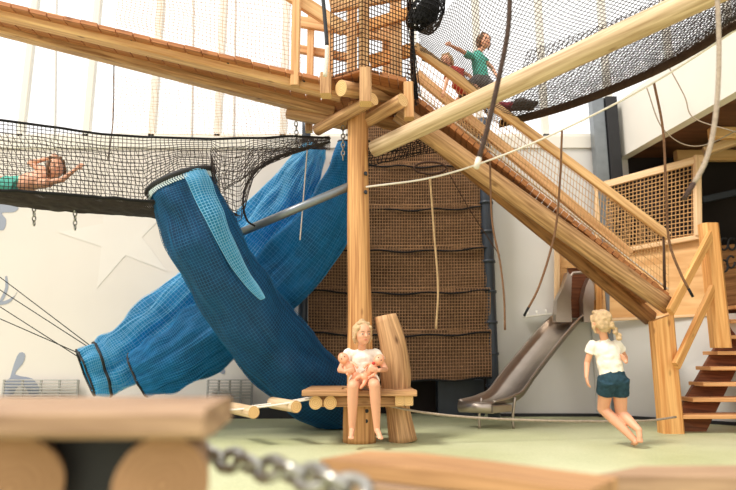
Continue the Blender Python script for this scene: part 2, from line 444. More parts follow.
# ------------------------------------------------------------------ MAIN POST
pb = PZ(359.5, 442, 0); PX, PY = pb.x, pb.y
Yp = PY
zt = P(358, 104, Yp).z
mp_ = thing('wooden_post', 'tall round wooden post rising from the seat deck to the tower', 'post', (PX, PY, 0))
m = MB(); m.tube(spline([V((PX, PY, 0)), V((PX, PY, .22)), V((PX, PY, .42)), V((PX+.005, PY, .46)), V((PX-.005, PY, 1.3)), V((PX-.02, PY, 2.2)), V((PX-.022, PY, zt))], 36),
       [.138, .135, .133, .112, .102, .095, .09], 28, True, capmi=1, wob=.05)
m.build('trunk', ['post', 'end'], mp_)
for z, dx in ((2.29, .05), (2.12, .05), (.34, .05), (.26, .06), (.18, .055)):
    MB().tube([V((PX+dx, PY-.098 - (.03 if z < .5 else 0), z)), V((PX+dx, PY-.05, z))], .016, 10).build('bolt', 'blackp', mp_)

# ------------------------------------------------------------------ SEAT DECK
dk = thing('seat_deck', 'low wooden deck on round joists around the foot of the main post', 'deck', (PX, PY, 0))
zt_d = .435; th = .045
x0, x1 = P(304, 395, 4.95).x, P(416, 395, 4.95).x
nb = 4
for k in range(nb):
    ya = 4.86+k*.19
    a = V((x0+random.uniform(-.01, .01), ya+.09, zt_d-th/2)); b = V((x1+random.uniform(-.01, .01), ya+.09, zt_d-th/2))
    if 0 < k < 3:   # boards cut around post
        MB().beam(a, V((PX-.15, a.y, a.z)), .18, th, capmi=0).build('board', 'old', dk)
        MB().beam(V((PX+.15, a.y, a.z)), b, .18, th, capmi=0).build('board', 'old', dk)
    else: MB().beam(a, b, .18, th).build('board', 'old', dk)
for px in (316, 330.5):
    q = P(px, 406, 4.97); log(V((q.x, 4.93, .335)), V((q.x, 5.55, .335)), .052, 'joist', 'log', dk, wob=.02)
for px in (402, 411):
    q = P(px, 400, 4.93); MB().beam(V((q.x-.02, 4.9, .36)), V((q.x-.02, 5.5, .36)), .07, .09, capmi=1).build('joist', ['old', 'end'], dk)
MB().beam(V((x0+.12, 5.0, .34)), V((x1-.1, 5.0, .34)), .06, .08).build('cross_beam', 'old', dk)
MB().beam(V((x0+.12, 5.5, .34)), V((x1-.1, 5.5, .34)), .06, .08).build('cross_beam', 'old', dk)
for (px, y) in ((300, 5.5),):
    pass
# leaning log
a, b = PZ(403, 441, 0), P(385, 316, 5.22); a.y = 5.22
m = MB(); pts = spline([a, a.lerp(b, .35)+V((.0, 0, 0)), a.lerp(b, .7)+V((.03, 0, 0)), b], 22)
m.tube(pts, [.115, .10, .13, .118, .095], 22, True, capmi=1, wob=.12)
lg = m.build('leaning_log', ['log', 'end'])
for vtx in lg.data.vertices[-22:]: vtx.co.z -= vtx.co.x*.05
tag(lg, 'thick brown log stub leaning upright beside the seated child', 'log')

# ------------------------------------------------------------------ TOWER DECK AND FRAMES
tw = thing('tower', 'raised wooden tower frame with boarded deck on top of the round post', 'play tower', (PX, PY+.1, P(358, 104, Yp).z))
def PB(nm, a, b, w, h, mat='log', up=V((0, 0, 1)), par=tw): return MB().beam(P(*a), P(*b), w, h, up, capmi=1).build(nm, [mat, 'end'], par)
def LG(nm, a, b, r, mat='log', par=tw): return log(P(*a), P(*b), r, nm, mat, par, wob=.03)
up_y = V((0, 1, 0))
LG('log_joist', (341, 88, 4.78), (398, 97, 5.3), .068, 'log')
PB('block', (326, 75, 4.85), (326, 96, 4.85), .095, .12, 'log', up_y)
PB('block', (365.5, 70, 4.72), (365.5, 104, 4.72), .10, .12, 'log', up_y)
PB('block', (408, 84, 4.95), (409, 119, 4.95), .085, .11, 'beam', up_y)
PB('block', (309, 116, 5.7), (309, 132, 5.7), .07, .07, 'log', up_y)
LG('brace_log', (317, 130, 5.35), (374, 99, 4.85), .055, 'log')
LG('brace_log', (362, 124, 5.25), (403, 100, 4.85), .062, 'log')
LG('log_joist', (288, 113, 5.6), (345, 124, 5.5), .06, 'log')
LG('log_joist', (372, 118, 5.6), (440, 134, 5.7), .06, 'log_brown')
PB('deck_beam', (330, 90, 5.3), (415, 108, 5.9), .09, .12, 'log_brown')
PB('deck_beam', (362, 80, 4.95), (412, 96, 5.2), .09, .10, 'log_brown')
PB('deck_beam', (330, 106, 5.6), (400, 126, 6.0), .09, .12, 'log_brown')
# deck boards fan
dz = P(360, 76, 4.8).z
pl = [P(326, 78, 4.9), P(361, 72, 4.72), P(407, 84, 4.92), P(432, 100, 5.4)]
for k in range(9):
    t = k/9; 
    a = pl[0].lerp(pl[1], min(1, t*2.2)) if t < .45 else pl[1].lerp(pl[2], (t-.45)/.55)
    t2 = (k+.92)/9
    b = pl[0].lerp(pl[1], min(1, t2*2.2)) if t2 < .45 else pl[1].lerp(pl[2], (t2-.45)/.55)
    a.z = b.z = dz
    MB().prism([a, b, b+V((.12, 1.15, 0)), a+V((.12, 1.15, 0))], V((0, 0, .04))).build('deck_board', 'plank', tw)
# uprights above the deck
for (px, y0, Y, w) in ((295, 0, 5.0, .075), (310, 0, 5.9, .07), (330, 0, 5.9, .07), (352, 0, 5.5, .10), (364, 0, 4.85, .095), (396, 0, 5.6, .12), (386, 0, 6.0, .08)):
    a = P(px, 78, Y); a.z = dz+.0; b = V((a.x, a.y, 4.3))
    MB().beam(a, b, w, w, up_y).build('upright', 'beam', tw)
PB('rail', (286, -8, 5.05), (345, 30, 5.1), .05, .13, 'beam')
PB('rail', (300, 22, 5.85), (400, 38, 5.9), .05, .12, 'beam')
PB('rail', (330, 6, 5.3), (408, -8, 5.3), .05, .14, 'beam')
PB('rail', (354, 30, 5.6), (412, 12, 5.5), .05, .12, 'timber')
PB('rail', (370, 62, 5.7), (412, 50, 5.6), .05, .14, 'timber')
PB('rail', (292, 48, 5.95), (350, 58, 5.95), .05, .09, 'beam')
# square mesh around the tower
def side(ax, ay, ab, bx, by, bb):
    A, B = P(ax, ay, ab), P(bx, by, bb)
    A.z = B.z = dz+.02
    def fn(u, v):
        p = A.lerp(B, u); p.z += v*1.4; return p
    return fn
MB().net(side(330, 78, 4.88, 362, 72, 4.7), 10, 34, .0045, 2, 2).build('safety_net', 'net_dark', tw)
MB().net(side(362, 72, 4.7, 414, 86, 5.0), 17, 34, .0045, 2, 2).build('safety_net', 'net_dark', tw)
# gathered black net down the tower corner
g = MB()
for k in range(16):
    pts = spline([P(409+random.uniform(-3, 4), -6, 5.0), P(410+random.uniform(-2, 4), 30, 5.0), P(411+random.uniform(-1, 5), 60, 5.0), P(414+random.uniform(-1, 8), 98+random.uniform(-6, 8), 5.05)], 14)
    g.strand(pts, .005)
for k in range(26):
    a = P(406, k*4-4, 5.0); b = P(417, k*4-1, 5.03); g.strand([a, a.lerp(b, .5)+V((0, -.02, -.02)), b], .004)
tag(g.build('gathered_net', 'black'), 'gathered black net hanging down the right corner of the tower', 'net')
# black bundle at top right of tower
m = MB()
c0 = P(427, 12, 5.0)
R_ = Matrix.Rotation(.5, 3, 'Y')
m.ell(c0, (.15, .14, .22), R_, 24, 16)
for i, q in enumerate(m.v): m.v[i] = c0+(q-c0)*(1+.25*noise.noise(q*9))
g = MB()
for i in range(16):
    g.strand([m.v[(i+1)*24+k % 24]+V((noise.noise(V((k, i, 1)))*.03, 0, noise.noise(V((k, i, 4)))*.03)) if i < 15 else m.v[i*24+k % 24] for k in range(25)], .006)
for k in range(24): g.strand([m.v[i*24+k] for i in range(17)], .005)
for k in range(0, 24, 2): g.strand([m.v[i*24+(k+i) % 24]*1 for i in range(17)], .006)
for i, q in enumerate(m.v): m.v[i] = c0+(q-c0)*.72
m.v += g.v; off_ = len(m.v)-len(g.v)
for f_ in g.f: m.face(tuple(x+off_ for x in f_), ((0, 0),)*len(f_))
tag(m.build('rolled_net_bundle', 'black'), 'black bundle of rolled net hung at the top corner of the tower', 'net bundle')

# chains from the tower
def chain(pts3, link, name, label, grp=None, wire=None, mat='chain'):
    pts = spline(pts3, 200); L = sum((pts[i+1]-pts[i]).length for i in range(199)); n = max(2, int(L/(link*.78)))
    wire = wire or link*.13; m = MB()
    for k in range(n):
        i = int(k/n*198); c = pts[i]; t = (pts[i+1]-pts[i]).normalized()
        nrm = t.orthogonal().normalized() if abs(t.z) > .9 else t.cross(V((0, 0, 1))).normalized()
        q = Quaternion(t, .78+(PI/2 if k % 2 else 0)); nrm = q @ nrm
        loop = []
        for j in range(17):
            a = 2*PI*j/16; loop.append(c+t*(math.cos(a)*link*.5)+nrm*(math.sin(a)*link*.31))
        m.tube(loop, wire, 7, False)
    return tag(m.build(name, mat), label, 'chain', grp)
chain([P(296, 124, 5.4), P(297, 150, 5.4)], .05, 'short_chain', 'short steel chain under the tower left of the post, nearest the hammock', None)
chain([P(343, 128, 5.3), P(343, 162, 5.3)], .05, 'short_chain', 'short steel chain hanging close to the left side of the main post')
chain([P(34, 200, 4.95), P(34, 228, 4.95)], .045, 'short_chain', 'thin chain dangling under the black net tray, left one')
chain([P(75, 205, 4.95), P(75, 232, 4.95)], .045, 'short_chain', 'thin chain dangling under the black net tray, right one')

# ------------------------------------------------------------------ BRIDGE TO THE LEFT
br = thing('log_bridge', 'high plank bridge on two square beams running left from the tower', 'bridge', P(180, 60, 4.5))
MB().beam(P(342, 93, 5.15).lerp(P(-40, 1.5, 4.85), 1.4), P(342, 93, 5.15), .13, .145, capmi=1).build('bridge_beam', ['beam', 'end'], br)
MB().beam(P(334, 112, 5.55).lerp(P(-40, 17, 5.17), 1.4), P(334, 112, 5.55), .13, .145, capmi=1).build('bridge_beam', ['log', 'end'], br)
A, B = P(-40, -8, 4.70), P(336, 80, 4.98)
nbd = 22
for k in range(-8, nbd):
    a = A.lerp(B, k/nbd); b = A.lerp(B, (k+.93)/nbd); jj = random.uniform(-.02, .02)
    dd = .46+.28*k/nbd; MB().prism([a+V((0, jj, 0)), b+V((0, jj, 0)), b+V((-.02, dd, 0)), a+V((-.02, dd, 0))], V((0, 0, -.035))).build('bridge_plank', 'plank', br)
for t in (.2, .45, .7, .9):
    q = P(-40, 1.5, 4.85).lerp(P(342, 93, 5.15), t); MB().tube([q+V((0, -.08, .0)), q+V((0, -.05, 0))], .013, 8).build('bolt', 'blackp', br)
# hanging ladder nets behind the bridge (pale, bright against the windows)
def netquad(c4, nu, nv, r, name, mat, label, cat, bulge=0, seed=0, diag=False, grp=None, sub=6):
    a, b, c, d = [P(*q) for q in c4]       # tl, tr, br, bl
    def fn(u, v):
        p = a.lerp(b, u).lerp(d.lerp(c, u), v)
        p = p+V((0, 0, -bulge*math.sin(u*PI)*math.sin(PI*min(1, v*.5+.5)) ))
        return p+V((noise.noise(V((u*4, v*4, seed))), noise.noise(V((u*4, v*4, seed+9))), noise.noise(V((u*4, v*4, seed+5)))))*.035
    o = MB().net(fn, nu, nv, r, sub*3, sub*4, diag=diag).build(name, mat)
    return tag(o, label, cat, grp)
netquad([(118, -40, 6.0), (300, -40, 6.0), (300, 72, 6.0), (118, 26, 5.6)], 44, 26, .0024, 'safety_net', 'net_tan', 'fine pale net above the left bridge, in front of the windows', 'net', seed=3)
netquad([(112, 74, 6.6), (290, 96, 6.6), (300, 136, 6.6), (112, 134, 6.6)], 40, 16, .002, 'safety_net', 'net_tan', 'fine pale net under the left bridge, above the black net tray', 'net', seed=4)

# ------------------------------------------------------------------ BLACK NET TRAY (LEFT)
us = [-60, 0, 60, 100, 145, 152, 180, 212, 218, 240, 246, 252, 264, 290, 330]
Ts = [114, 120, 128, 134, 137, 137, 138, 139, 139, 138, 138, 138, 138, 136, 138]
Bs = [182, 190, 194, 197, 201, 192, 173, 171, 212, 223, 205, 180, 166, 155, 143]
Ys = [4.3, 4.45, 4.6, 4.7, 4.8, 4.8, 4.85, 4.9, 4.95, 5.1, 5.1, 5.15, 5.2, 5.3, 5.4]
def interp(x, xs, ys):
    if x <= xs[0]: return ys[0]
    for i in range(len(xs)-1):
        if x <= xs[i+1]: t = (x-xs[i])/(xs[i+1]-xs[i]); return ys[i]*(1-t)+ys[i+1]*t
    return ys[-1]
ht = thing('net_tray', 'long black net tray sagging across the upper left', 'hammock net', P(100, 205, 4.9))
def front(u, v):
    x = -60+390*u; y = interp(x, us, Ts)*(1-v)+interp(x, us, Bs)*v
    Y = interp(x, us, Ys)
    w = .03*math.sin(v*PI)
    return P(x+1.5*noise.noise(V((u*18, v*5, 1))), y+2.2*noise.noise(V((u*14, v*4, 2)))*math.sin(v*PI), Y-w)
MB().net(front, 92, 17, .0034, 17, 92).build('side_net', 'netgrey', ht)
def floor_(u, v):
    x = -60+282*u; p = P(x, interp(x, us[:5]+[222], Bs[:5]+[200]), interp(x, us, Ys))
    q = p+V((.05, .50, -.02-.02*math.sin(u*PI)))
    r = p.lerp(q, v); r.z -= .025*math.sin(v*PI)
    return r+V((0, 0, .012*noise.noise(V((u*20, v*6, 3)))))
MB().net(floor_, 130, 34, .005, 34, 60).build('floor_net', 'netgrey', ht)
MB().tube([floor_(i/50, 0) for i in range(51)], .013, 6).build('edge_rope', 'black', ht)
MB().tube([front(i/60, 0) for i in range(61)], .011, 6).build('edge_rope', 'black', ht)
def backn(u, v):
    x = -60+390*u; p = floor_(min(1, u*1.38), 1); q = P(x, interp(x, us, Ts)+12, interp(x, us, Ys)+.7)
    p.x = p.x if u*1.38 < 1 else q.x
    return q.lerp(p, v) if u < .72 else q.lerp(P(x, interp(x, us, Bs), interp(x, us, Ys)+.3), v)
MB().net(backn, 60, 9, .0028, 9, 40).build('back_net', 'netgrey', ht)
# hole edge right of tunnel
ed = spline([P(330, 142, 5.4), P(290, 153, 5.3), P(262, 166, 5.2), P(247, 184, 5.15), P(243, 203, 5.1), P(247, 220, 5.1), P(255, 226, 5.1)], 40)
MB().tube(ed, .010, 6).build('edge_rope', 'black', ht)
# net funnel between tunnel collar and tower
netquad([(212, 150, 5.3), (330, 136, 5.5), (262, 168, 5.25), (214, 196, 5.0)], 22, 12, .0030, 'net_gusset', 'netgrey', 'black net gusset stretched between the blue tunnel collar and the tower', 'net', seed=8)
netquad([(366, 140, 5.5), (450, 120, 5.6), (446, 150, 5.7), (366, 166, 5.5)], 24, 10, .005, 'net_sling', 'black', 'dark net sling under the diagonal log, right of the main post', 'net', bulge=.06, seed=11)
o = MB().tube([P(430+16*math.cos(a*.35), 168-6*math.sin(a*.35), 6.9) for a in range(19)], .014, 8).build('rope_hoop', 'net_dark')
tag(o, 'dark rope hoop high on the brown net wall', 'hoop')

# ------------------------------------------------------------------ BLUE TUNNELS
def tunnel(name, label, pix, rad, n, around, along, mat='blue', squash=1, ring=None, seed=0, wr=.16, ref=None, netm='blue_net'):
    pts = spline([P(*q) for q in pix], n); rr = lerpl(rad, n); fr = frames(pts, ref)
    root = thing(name, label, 'play tunnel', V((pts[-1].x, pts[-1].y, max(0, pts[-1].z-rr[-1]))))
    def fn(i, th, off=0):
        c = pts[i]; a, b = fr[i]
        fold = noise.noise(V((math.cos(th)*2.2+seed, math.sin(th)*2.2, i*.09)))*wr + .5*wr*noise.noise(V((math.cos(th)*6, math.sin(th)*6, i*.05+seed)))
        fade = min(1, i/6)
        R = rr[i]*(1+fold*fade)+off
        q = c+a*math.cos(th)*R+b*math.sin(th)*R*squash
        if q.z < .012: q.z = .012
        return q
    m = MB(); ns = 56
    for i in range(n):
        for k in range(ns): m.v.append(fn(i, 2*PI*k/ns))
    for i in range(n-1):
        for k in range(ns):
            k2 = (k+1) % ns; m.face((i*ns+k, i*ns+k2, (i+1)*ns+k2, (i+1)*ns+k), ((0, 0),)*4, 0, True)
    m.build('tunnel_skin', mat, root)
    g = MB()
    for k in range(around):
        th = 2*PI*k/around; g.strand([fn(i, th, .007) for i in range(n)], .0024)
    for j in range(along):
        i = int(j/along*(n-1)); g.strand([fn(i, 2*PI*k/ns, .007) for k in range(ns+1)], .0024)
    g.build('netting', netm, root)
    for e in (0, n-1):
        MB().tube([fn(e, 2*PI*k/40, .004) for k in range(41)], .016 if (ring and e == 0) else .011, 8, False).build('rim', 'blackp', root)
    if ring: MB().tube([fn(0, 2*PI*k/40, .02)+V((0, 0, .012)) for k in range(41)], .022, 8, False).build('collar', 'blackp', root)
    if ring:   # white lashing just under the collar
        w = MB()
        for k in range(90):
            th = 2*PI*k/90; w.strand([fn(1, th, .02), fn(2, th+.03, .022), fn(4, th-.02, .016)], .007)
        w.build('lashing', 'white_net', root)
    return root, fn, pts
t1, f1, p1 = tunnel('blue_tunnel', 'blue net tunnel, coloured darker for shade, hanging from the tray collar and curving to the floor',
    [(181, 184, 4.98), (194, 216, 5.01), (213, 258, 5.15), (240, 302, 5.4), (272, 344, 5.7), (310, 382, 5.95), (350, 408, 6.25)],
    [.275, .285, .30, .32, .33, .33, .30], 110, 76, 108, 'blue', ring=True, seed=1, wr=.13, netm='blue_netd')
n0, b0 = frames(p1)[4]
th0 = max((k*.1 for k in range(63)), key=lambda t: (n0*math.cos(t)+b0*math.sin(t)).dot(V((.80, -.6, 0))))
th0 -= .0; m = MB(); nl = 54
for i in range(nl):
    w_ = .40*(1-i/nl)**.5
    for k in range(9): m.v.append(f1(i, th0+.12+(k/8-.5)*2*w_, .014+.02*math.sin(k/8*PI)))
for i in range(nl-1):
    for k in range(8): m.face((i*9+k, i*9+k+1, (i+1)*9+k+1, (i+1)*9+k), ((0, 0),)*4, 0, True)
o = m.build('overlap_strip', 'blue_l', t1)
g = MB()
for i in range(0, nl, 1):
    w_ = .40*(1-i/nl)**.5; g.strand([f1(i, th0+.12+(k/8-.5)*2*w_, .02+.02*math.sin(k/8*PI)) for k in range(9)], .0026)
for k in range(0, 9): g.strand([f1(i, th0+.12+(k/8-.5)*.80*(1-i/nl)**.5, .02+.02*math.sin(k/8*PI)) for i in range(nl)], .003)
g.build('strip_netting', 'blue_net2', o)
t2, f2, p2 = tunnel('blue_tunnel', 'blue net tunnel crossing behind, from beside the main post down to the left',
    [(350, 144, 5.95), (340, 196, 6.0), (300, 256, 6.1), (246, 308, 6.15), (200, 342, 6.1), (165, 363, 6.0), (138, 376, 5.95)],
    [.12, .24, .31, .33, .33, .27, .21], 110, 76, 108, 'blue_m', seed=5, wr=.22)
t3, f3, p3 = tunnel('blue_tunnel', 'blue net tunnel farthest back, coloured paler for backlight, ending in the open mouths at left',
    [(318, 144, 6.5), (303, 170, 6.6), (278, 212, 6.65), (222, 276, 6.65), (168, 326, 6.5), (120, 360, 6.3), (86, 374, 6.15)],
    [.10, .20, .27, .33, .33, .29, .24], 110, 70, 100, 'blue_l', seed=9, wr=.3, netm='blue_net2')
MB().tube([f3(100, 2*PI*k/40, .012) for k in range(41)], .014, 8, False).build('rim', 'blackp', t3)
# tunnel guy cords
def cord(pix, r, name, mat, label, cat='rope', grp=None, n=30, tip=None, sides=8):
    pts = spline([P(*q) for q in pix], n)
    if tip:
        root = thing(name, label, cat, pts[0], grp)
        k = int(n*tip[0]); MB().tube(pts[:k+1], r, sides).build('rope_body', mat, root); MB().tube(pts[k:], r*1.08, sides).build('rope_tip', tip[1], root)
        return root
    return tag(MB().tube(pts, r, sides).build(name, mat), label, cat, grp)
for k, (a, b) in enumerate((((-20, 262, 6.6), (92, 347, 6.1)), ((-20, 277, 6.6), (96, 352, 6.1)), ((-20, 294, 6.6), (80, 358, 6.1)), ((-20, 310, 6.6), (76, 352, 6.1)))):
    cord([a, b], .005, 'guy_cord', 'black', ['topmost of four black cords slanting left from the tunnel mouths', 'second from top of four black cords slanting left from the tunnel mouths',
         'third from top of four black cords slanting left from the tunnel mouths', 'lowest of four black cords slanting left from the tunnel mouths'][k], 'cord')
cord([(90, 346, 6.3), (140, 330, 6.6), (190, 292, 6.8), (262, 222, 6.9)], .005, 'ridge_cord', 'black', 'dark cord along the top edge of the farthest blue tunnel', 'cord')
cord([(308, 140, 5.6), (304, 190, 5.6), (300, 240, 5.6)], .006, 'tie_cord', 'rope_white', 'white tie cord in front of the blue tunnels left of the post', 'cord')
# galvanised pipe
a, b = P(228, 238, 5.5), P(350, 186, 5.2)
tag(MB().tube([a, b], .038, 16).build('steel_pipe', 'pipe'), 'grey metal pipe slanting from the main post across the blue tunnels', 'pipe')

# ------------------------------------------------------------------ RAMP
rp = thing('ramp', 'long wooden ramp bridge descending from the tower to the right landing', 'ramp', P(640, 318, 6.2))
na, nb_ = P(398, 112, 5.15), P(668, 306, 5.8)
fa_, fb_ = P(425, 132, 5.85), P(650, 318, 6.55)
upv = V((.5, 0, .86))
log(na, nb_, .088, 'ramp_log', 'log', rp, n=20, wob=.03)
log(fa_, fb_, .088, 'ramp_log', 'log_brown', rp, n=20, wob=.03)
da, db = P(404, 86, 5.1), P(670, 294, 5.72)
off = (P(425, 115, 5.95)-P(404, 100, 5.1)); off = V((.1, .85, .0))
npk = 46
dirn = (db-da).normalized(); nrm = dirn.cross(off).normalized()
if nrm.z < 0: nrm = -nrm
for k in range(npk):
    a = da.lerp(db, k/npk); b = da.lerp(db, (k+.9)/npk)
    j = random.uniform(-.02, .01)
    MB().prism([a+V((0, j, 0)), b+V((0, j, 0)), b+off, a+off], -nrm*.045).build('plank', 'plank', rp)
# spacer bearer between planks and logs
ha, hb = P(414, 46, 5.1), P(668, 236, 5.75)
ga, gb = P(416, 74, 6.1), P(630, 254, 6.6)
MB().beam(ha, hb, .045, .085, V((0, 0, 1))).build('handrail', 'beam', rp)
MB().beam(ga, gb, .045, .11, V((0, 0, 1))).build('handrail', 'beam', rp)
MB().beam(da.lerp(db, .0)+V((0, .03, .05)), db+V((0, .03, .05)), .012, .012, V((0, 0, 1))).build('toe_rail', 'rope_white', rp)
MB().net(lambda u, v: ha.lerp(hb, u).lerp(da.lerp(db, u)+V((0, .02, .03)), v), 84, 7, .0032, 2, 2).build('side_net', 'net_tan', rp)
MB().net(lambda u, v: ga.lerp(gb, u).lerp(fa_.lerp(fb_, u)+V((0, .1, .12)), v), 70, 6, .003, 2, 2).build('side_net', 'net_tan', rp)
for t in (.98,):
    a = ha.lerp(hb, t); b = da.lerp(db, t); MB().tube([a, b], .012, 6).build('lashing', 'net_dark', rp)

# ------------------------------------------------------------------ DIAGONAL LOG TO UPPER RIGHT
o = log(P(374, 149, 5.13), P(374, 149, 5.13).lerp(P(735, -18, 3.35), 1.45), [.075, .083, .087], 'diagonal_log', 'log_pale', None, n=30, wob=.04)
tag(o, 'long pale round log rising from the main post to the upper right corner', 'log')

# ------------------------------------------------------------------ UPPER RIGHT NET
un = thing('overhead_net', 'big overhead net sheet spreading across the upper right', 'net', P(560, 60, 5))
e0 = [(424, 58, 5.6), (470, 92, 5.6), (500, 124, 5.5), (560, 106, 5.1), (620, 84, 4.7), (680, 54, 4.3), (760, 6, 3.8)]
e1 = [(418, 34, 4.9), (440, 16, 4.7), (470, -14, 4.4), (520, -40, 4.1), (600, -60, 3.8), (680, -80, 3.5), (780, -90, 3.2)]
E0 = spline([P(*q) for q in e0], 101); E1 = spline([P(*q) for q in e1], 101)
def unf(u, v):
    i = min(100, int(u*100)); f = min(1, max(0, u*100-i)); j = min(100, i+1)
    p = E0[i].lerp(E0[j], f).lerp(E1[i].lerp(E1[j], f), v)
    return p+V((0, 0, -.12*math.sin(v*PI)))+V((0, 0, .02*noise.noise(V((u*9, v*6, 2)))))
MB().net(unf, 70, 40, .0027, 40, 70, diag=True).build('sheet', 'netgrey', un)
# lower rolled rim of that net
m = MB()
rimp = spline([P(*q) for q in [(500, 124, 5.5), (560, 108, 5.1), (620, 86, 4.7), (680, 58, 4.3), (770, 4, 3.8)]], 60)
for k in range(12):
    ph = 2*PI*k/12
    m.strand([q+V((0, math.sin(ph+i*.35)*.04, math.cos(ph+i*.35)*.03)) for i, q in enumerate(rimp)], .008)
for i in range(0, 59):
    m.strand([rimp[i]+V((0, math.sin(a)*.045, math.cos(a)*.035)) for a in [2*PI*j/8 for j in range(9)]], .005)
m.build('rolled_edge', 'net_dark', un)
def un2(u, v):
    i = min(59, int(u*59)); p = rimp[i]
    return p+V((.12*v, -.65*v, .42*v+.0))+V((0, 0, -.07*math.sin(v*PI)))
MB().net(un2, 90, 14, .003, 28, 59, diag=True).build('side_sheet', 'net_dark', un)

# ------------------------------------------------------------------ GUIDE ROPES AND HANGING ROPES
cord([(366, 187, 5.1), (430, 178, 5.0), (490, 160, 4.8), (562, 130, 4.6), (653, 83, 4.3), (760, 14, 3.9)], .0085, 'guide_rope', 'rope_white', 'long pale guide rope from the main post rising to the right', 'rope')
cord([(510, -12, 2.9), (508, 30, 2.9), (498, 82, 2.9), (487, 130, 2.9), (476, 168, 2.9)], .013, 'hanging_rope', 'rope_dark', 'thick dark rope with pale frayed end, hanging in front of the diagonal log', tip=(.93, 'rope_white'))
cord([(717, -12, 2.9), (719, 50, 2.9), (716, 112, 2.9), (706, 160, 2.9), (684, 199, 2.9)], .0125, 'hanging_rope', 'rope_grey', 'thick beige rope with dark tip curving left near the right edge', tip=(.88, 'rope_dark'))
cord([(654, 83, 4.3), (663, 130, 4.3), (666, 190, 4.3), (669, 240, 4.3), (680, 272, 4.3), (693, 297, 4.3)], .0095, 'hanging_rope', 'rope_brown', 'brown rope curving right at its end in front of the plywood house', tip=(.93, 'black'))
cord([(562, 131, 4.6), (560, 180, 4.6), (555, 232, 4.6), (540, 284, 4.6), (524, 316, 4.6)], .009, 'hanging_rope', 'rope_brown', 'brown rope curving left at its end, above the slide', tip=(.93, 'black'))
cord([(490, 162, 4.8), (492, 220, 4.8), (500, 262, 4.8), (504, 296, 4.8), (505, 330, 4.8)], .008, 'hanging_rope', 'rope_brown', 'thin brown rope hanging straight in front of the grey wall beside the dark pole', tip=(.9, 'rope_brown'))
cord([(430, 178, 5.0), (434, 232, 5.0), (438, 286, 5.0), (436, 329, 5.0)], .009, 'hanging_rope', 'rope_tan', 'tan rope hanging in front of the brown net wall')
cord([(322, -12, 4.2), (325, 20, 4.2), (327, 50, 4.2), (325, 76, 4.2)], .015, 'hanging_rope', 'blackp', 'thick black and white rope hanging at the left side of the tower', tip=(.62, 'rope_white'))
cord([(447, 170, 6.6), (470, 210, 6.6), (500, 256, 6.6)], .006, 'stay_cord', 'net_dark', 'thin dark cord slanting down across the brown net wall to the dark pole', 'cord')
cord([(665, 60, 5.8), (684, 95, 5.8), (694, 118, 5.8), (736, 132, 5.6)], .006, 'light_cable', 'rope_grey', 'thin cable strung under the white mezzanine edge', 'cable')
cord([(646, 86, 5.8), (664, 130, 5.9), (700, 146, 5.9), (760, 118, 5.8)], .006, 'light_cable', 'rope_grey', 'lower thin cable looping under the brown mezzanine soffit', 'cable')
cord([(114, 60, 6.9), (113, 120, 6.9), (108, 160, 6.9)], .008, 'dark_cord', 'net_dark', 'dark cord hanging in front of the upper left windows', 'cord')
for i, px in enumerate((57, 194, 236)):
    a = P(px, -30, 7.0); b = P(px-2, 140, 7.0)
    cord([(px, -30, 7.0), (px-2, 140, 7.0)], .016, 'window_pole', 'grey', ['slim grey pole before the windows, leftmost of three', 'slim grey pole before the windows, middle of three', 'slim grey pole before the windows, rightmost of three'][i], 'pole')
# slack line low across the floor
cord([(378, 403, 5.0), (420, 412, 5.05), (480, 418, 5.15), (560, 421, 5.3), (640, 421, 5.45), (676, 417, 5.6)], .0095, 'slack_line', 'rope_grey', 'pale slack line stretched low from the seat deck to the stair post', 'rope')

# ------------------------------------------------------------------ SWINGING LOG STEPS
sb = [P(222, 409, 5.15), P(244, 408, 5.1), P(284, 403, 5.05), P(312, 398, 5.05)]
cl = spline(sb, 40)
for s_, nm in ((-.11, 'front'), (.13, 'rear')):
    o = MB().tube([q+V((0, s_, .0)) for q in spline([P(196, 414, 5.2)]+sb, 40)], .008, 6).build('step_rope', 'rope_white')
    tag(o, '%s white rope carrying the swinging log steps' % nm, 'rope')
for (cx, cy, lab) in ((243, 410, 'pale short log step on ropes, farther from the seat deck'), (284, 404.5, 'pale short log step on ropes, next to the seat deck')):
    c = P(cx, cy, 5.08)
    o = log(c+V((-.13, .2, .0)), c+V((.12, -.16, -.005)), .048, 'log_step', 'log_pale', None, wob=.02)
    tag(o, lab, 'log step')

# ------------------------------------------------------------------ SLIDE
sl = thing('metal_slide', 'shiny metal slide coming out of the plywood house', 'slide', V((P(492, 425, 6.4).x, 6.4, 0)))
cp_ = [P(578, 318, 7.2), P(568, 322, 7.12), P(548, 344, 6.86), P(521, 378, 6.52), P(507, 397, 6.32), P(494, 402, 6.2), P(476, 403, 6.08)]
cl = spline(cp_, 40)
wdir = V((.25, -.95, 0)).normalized()
wdirs = V((.62, .78, 0)).normalized()
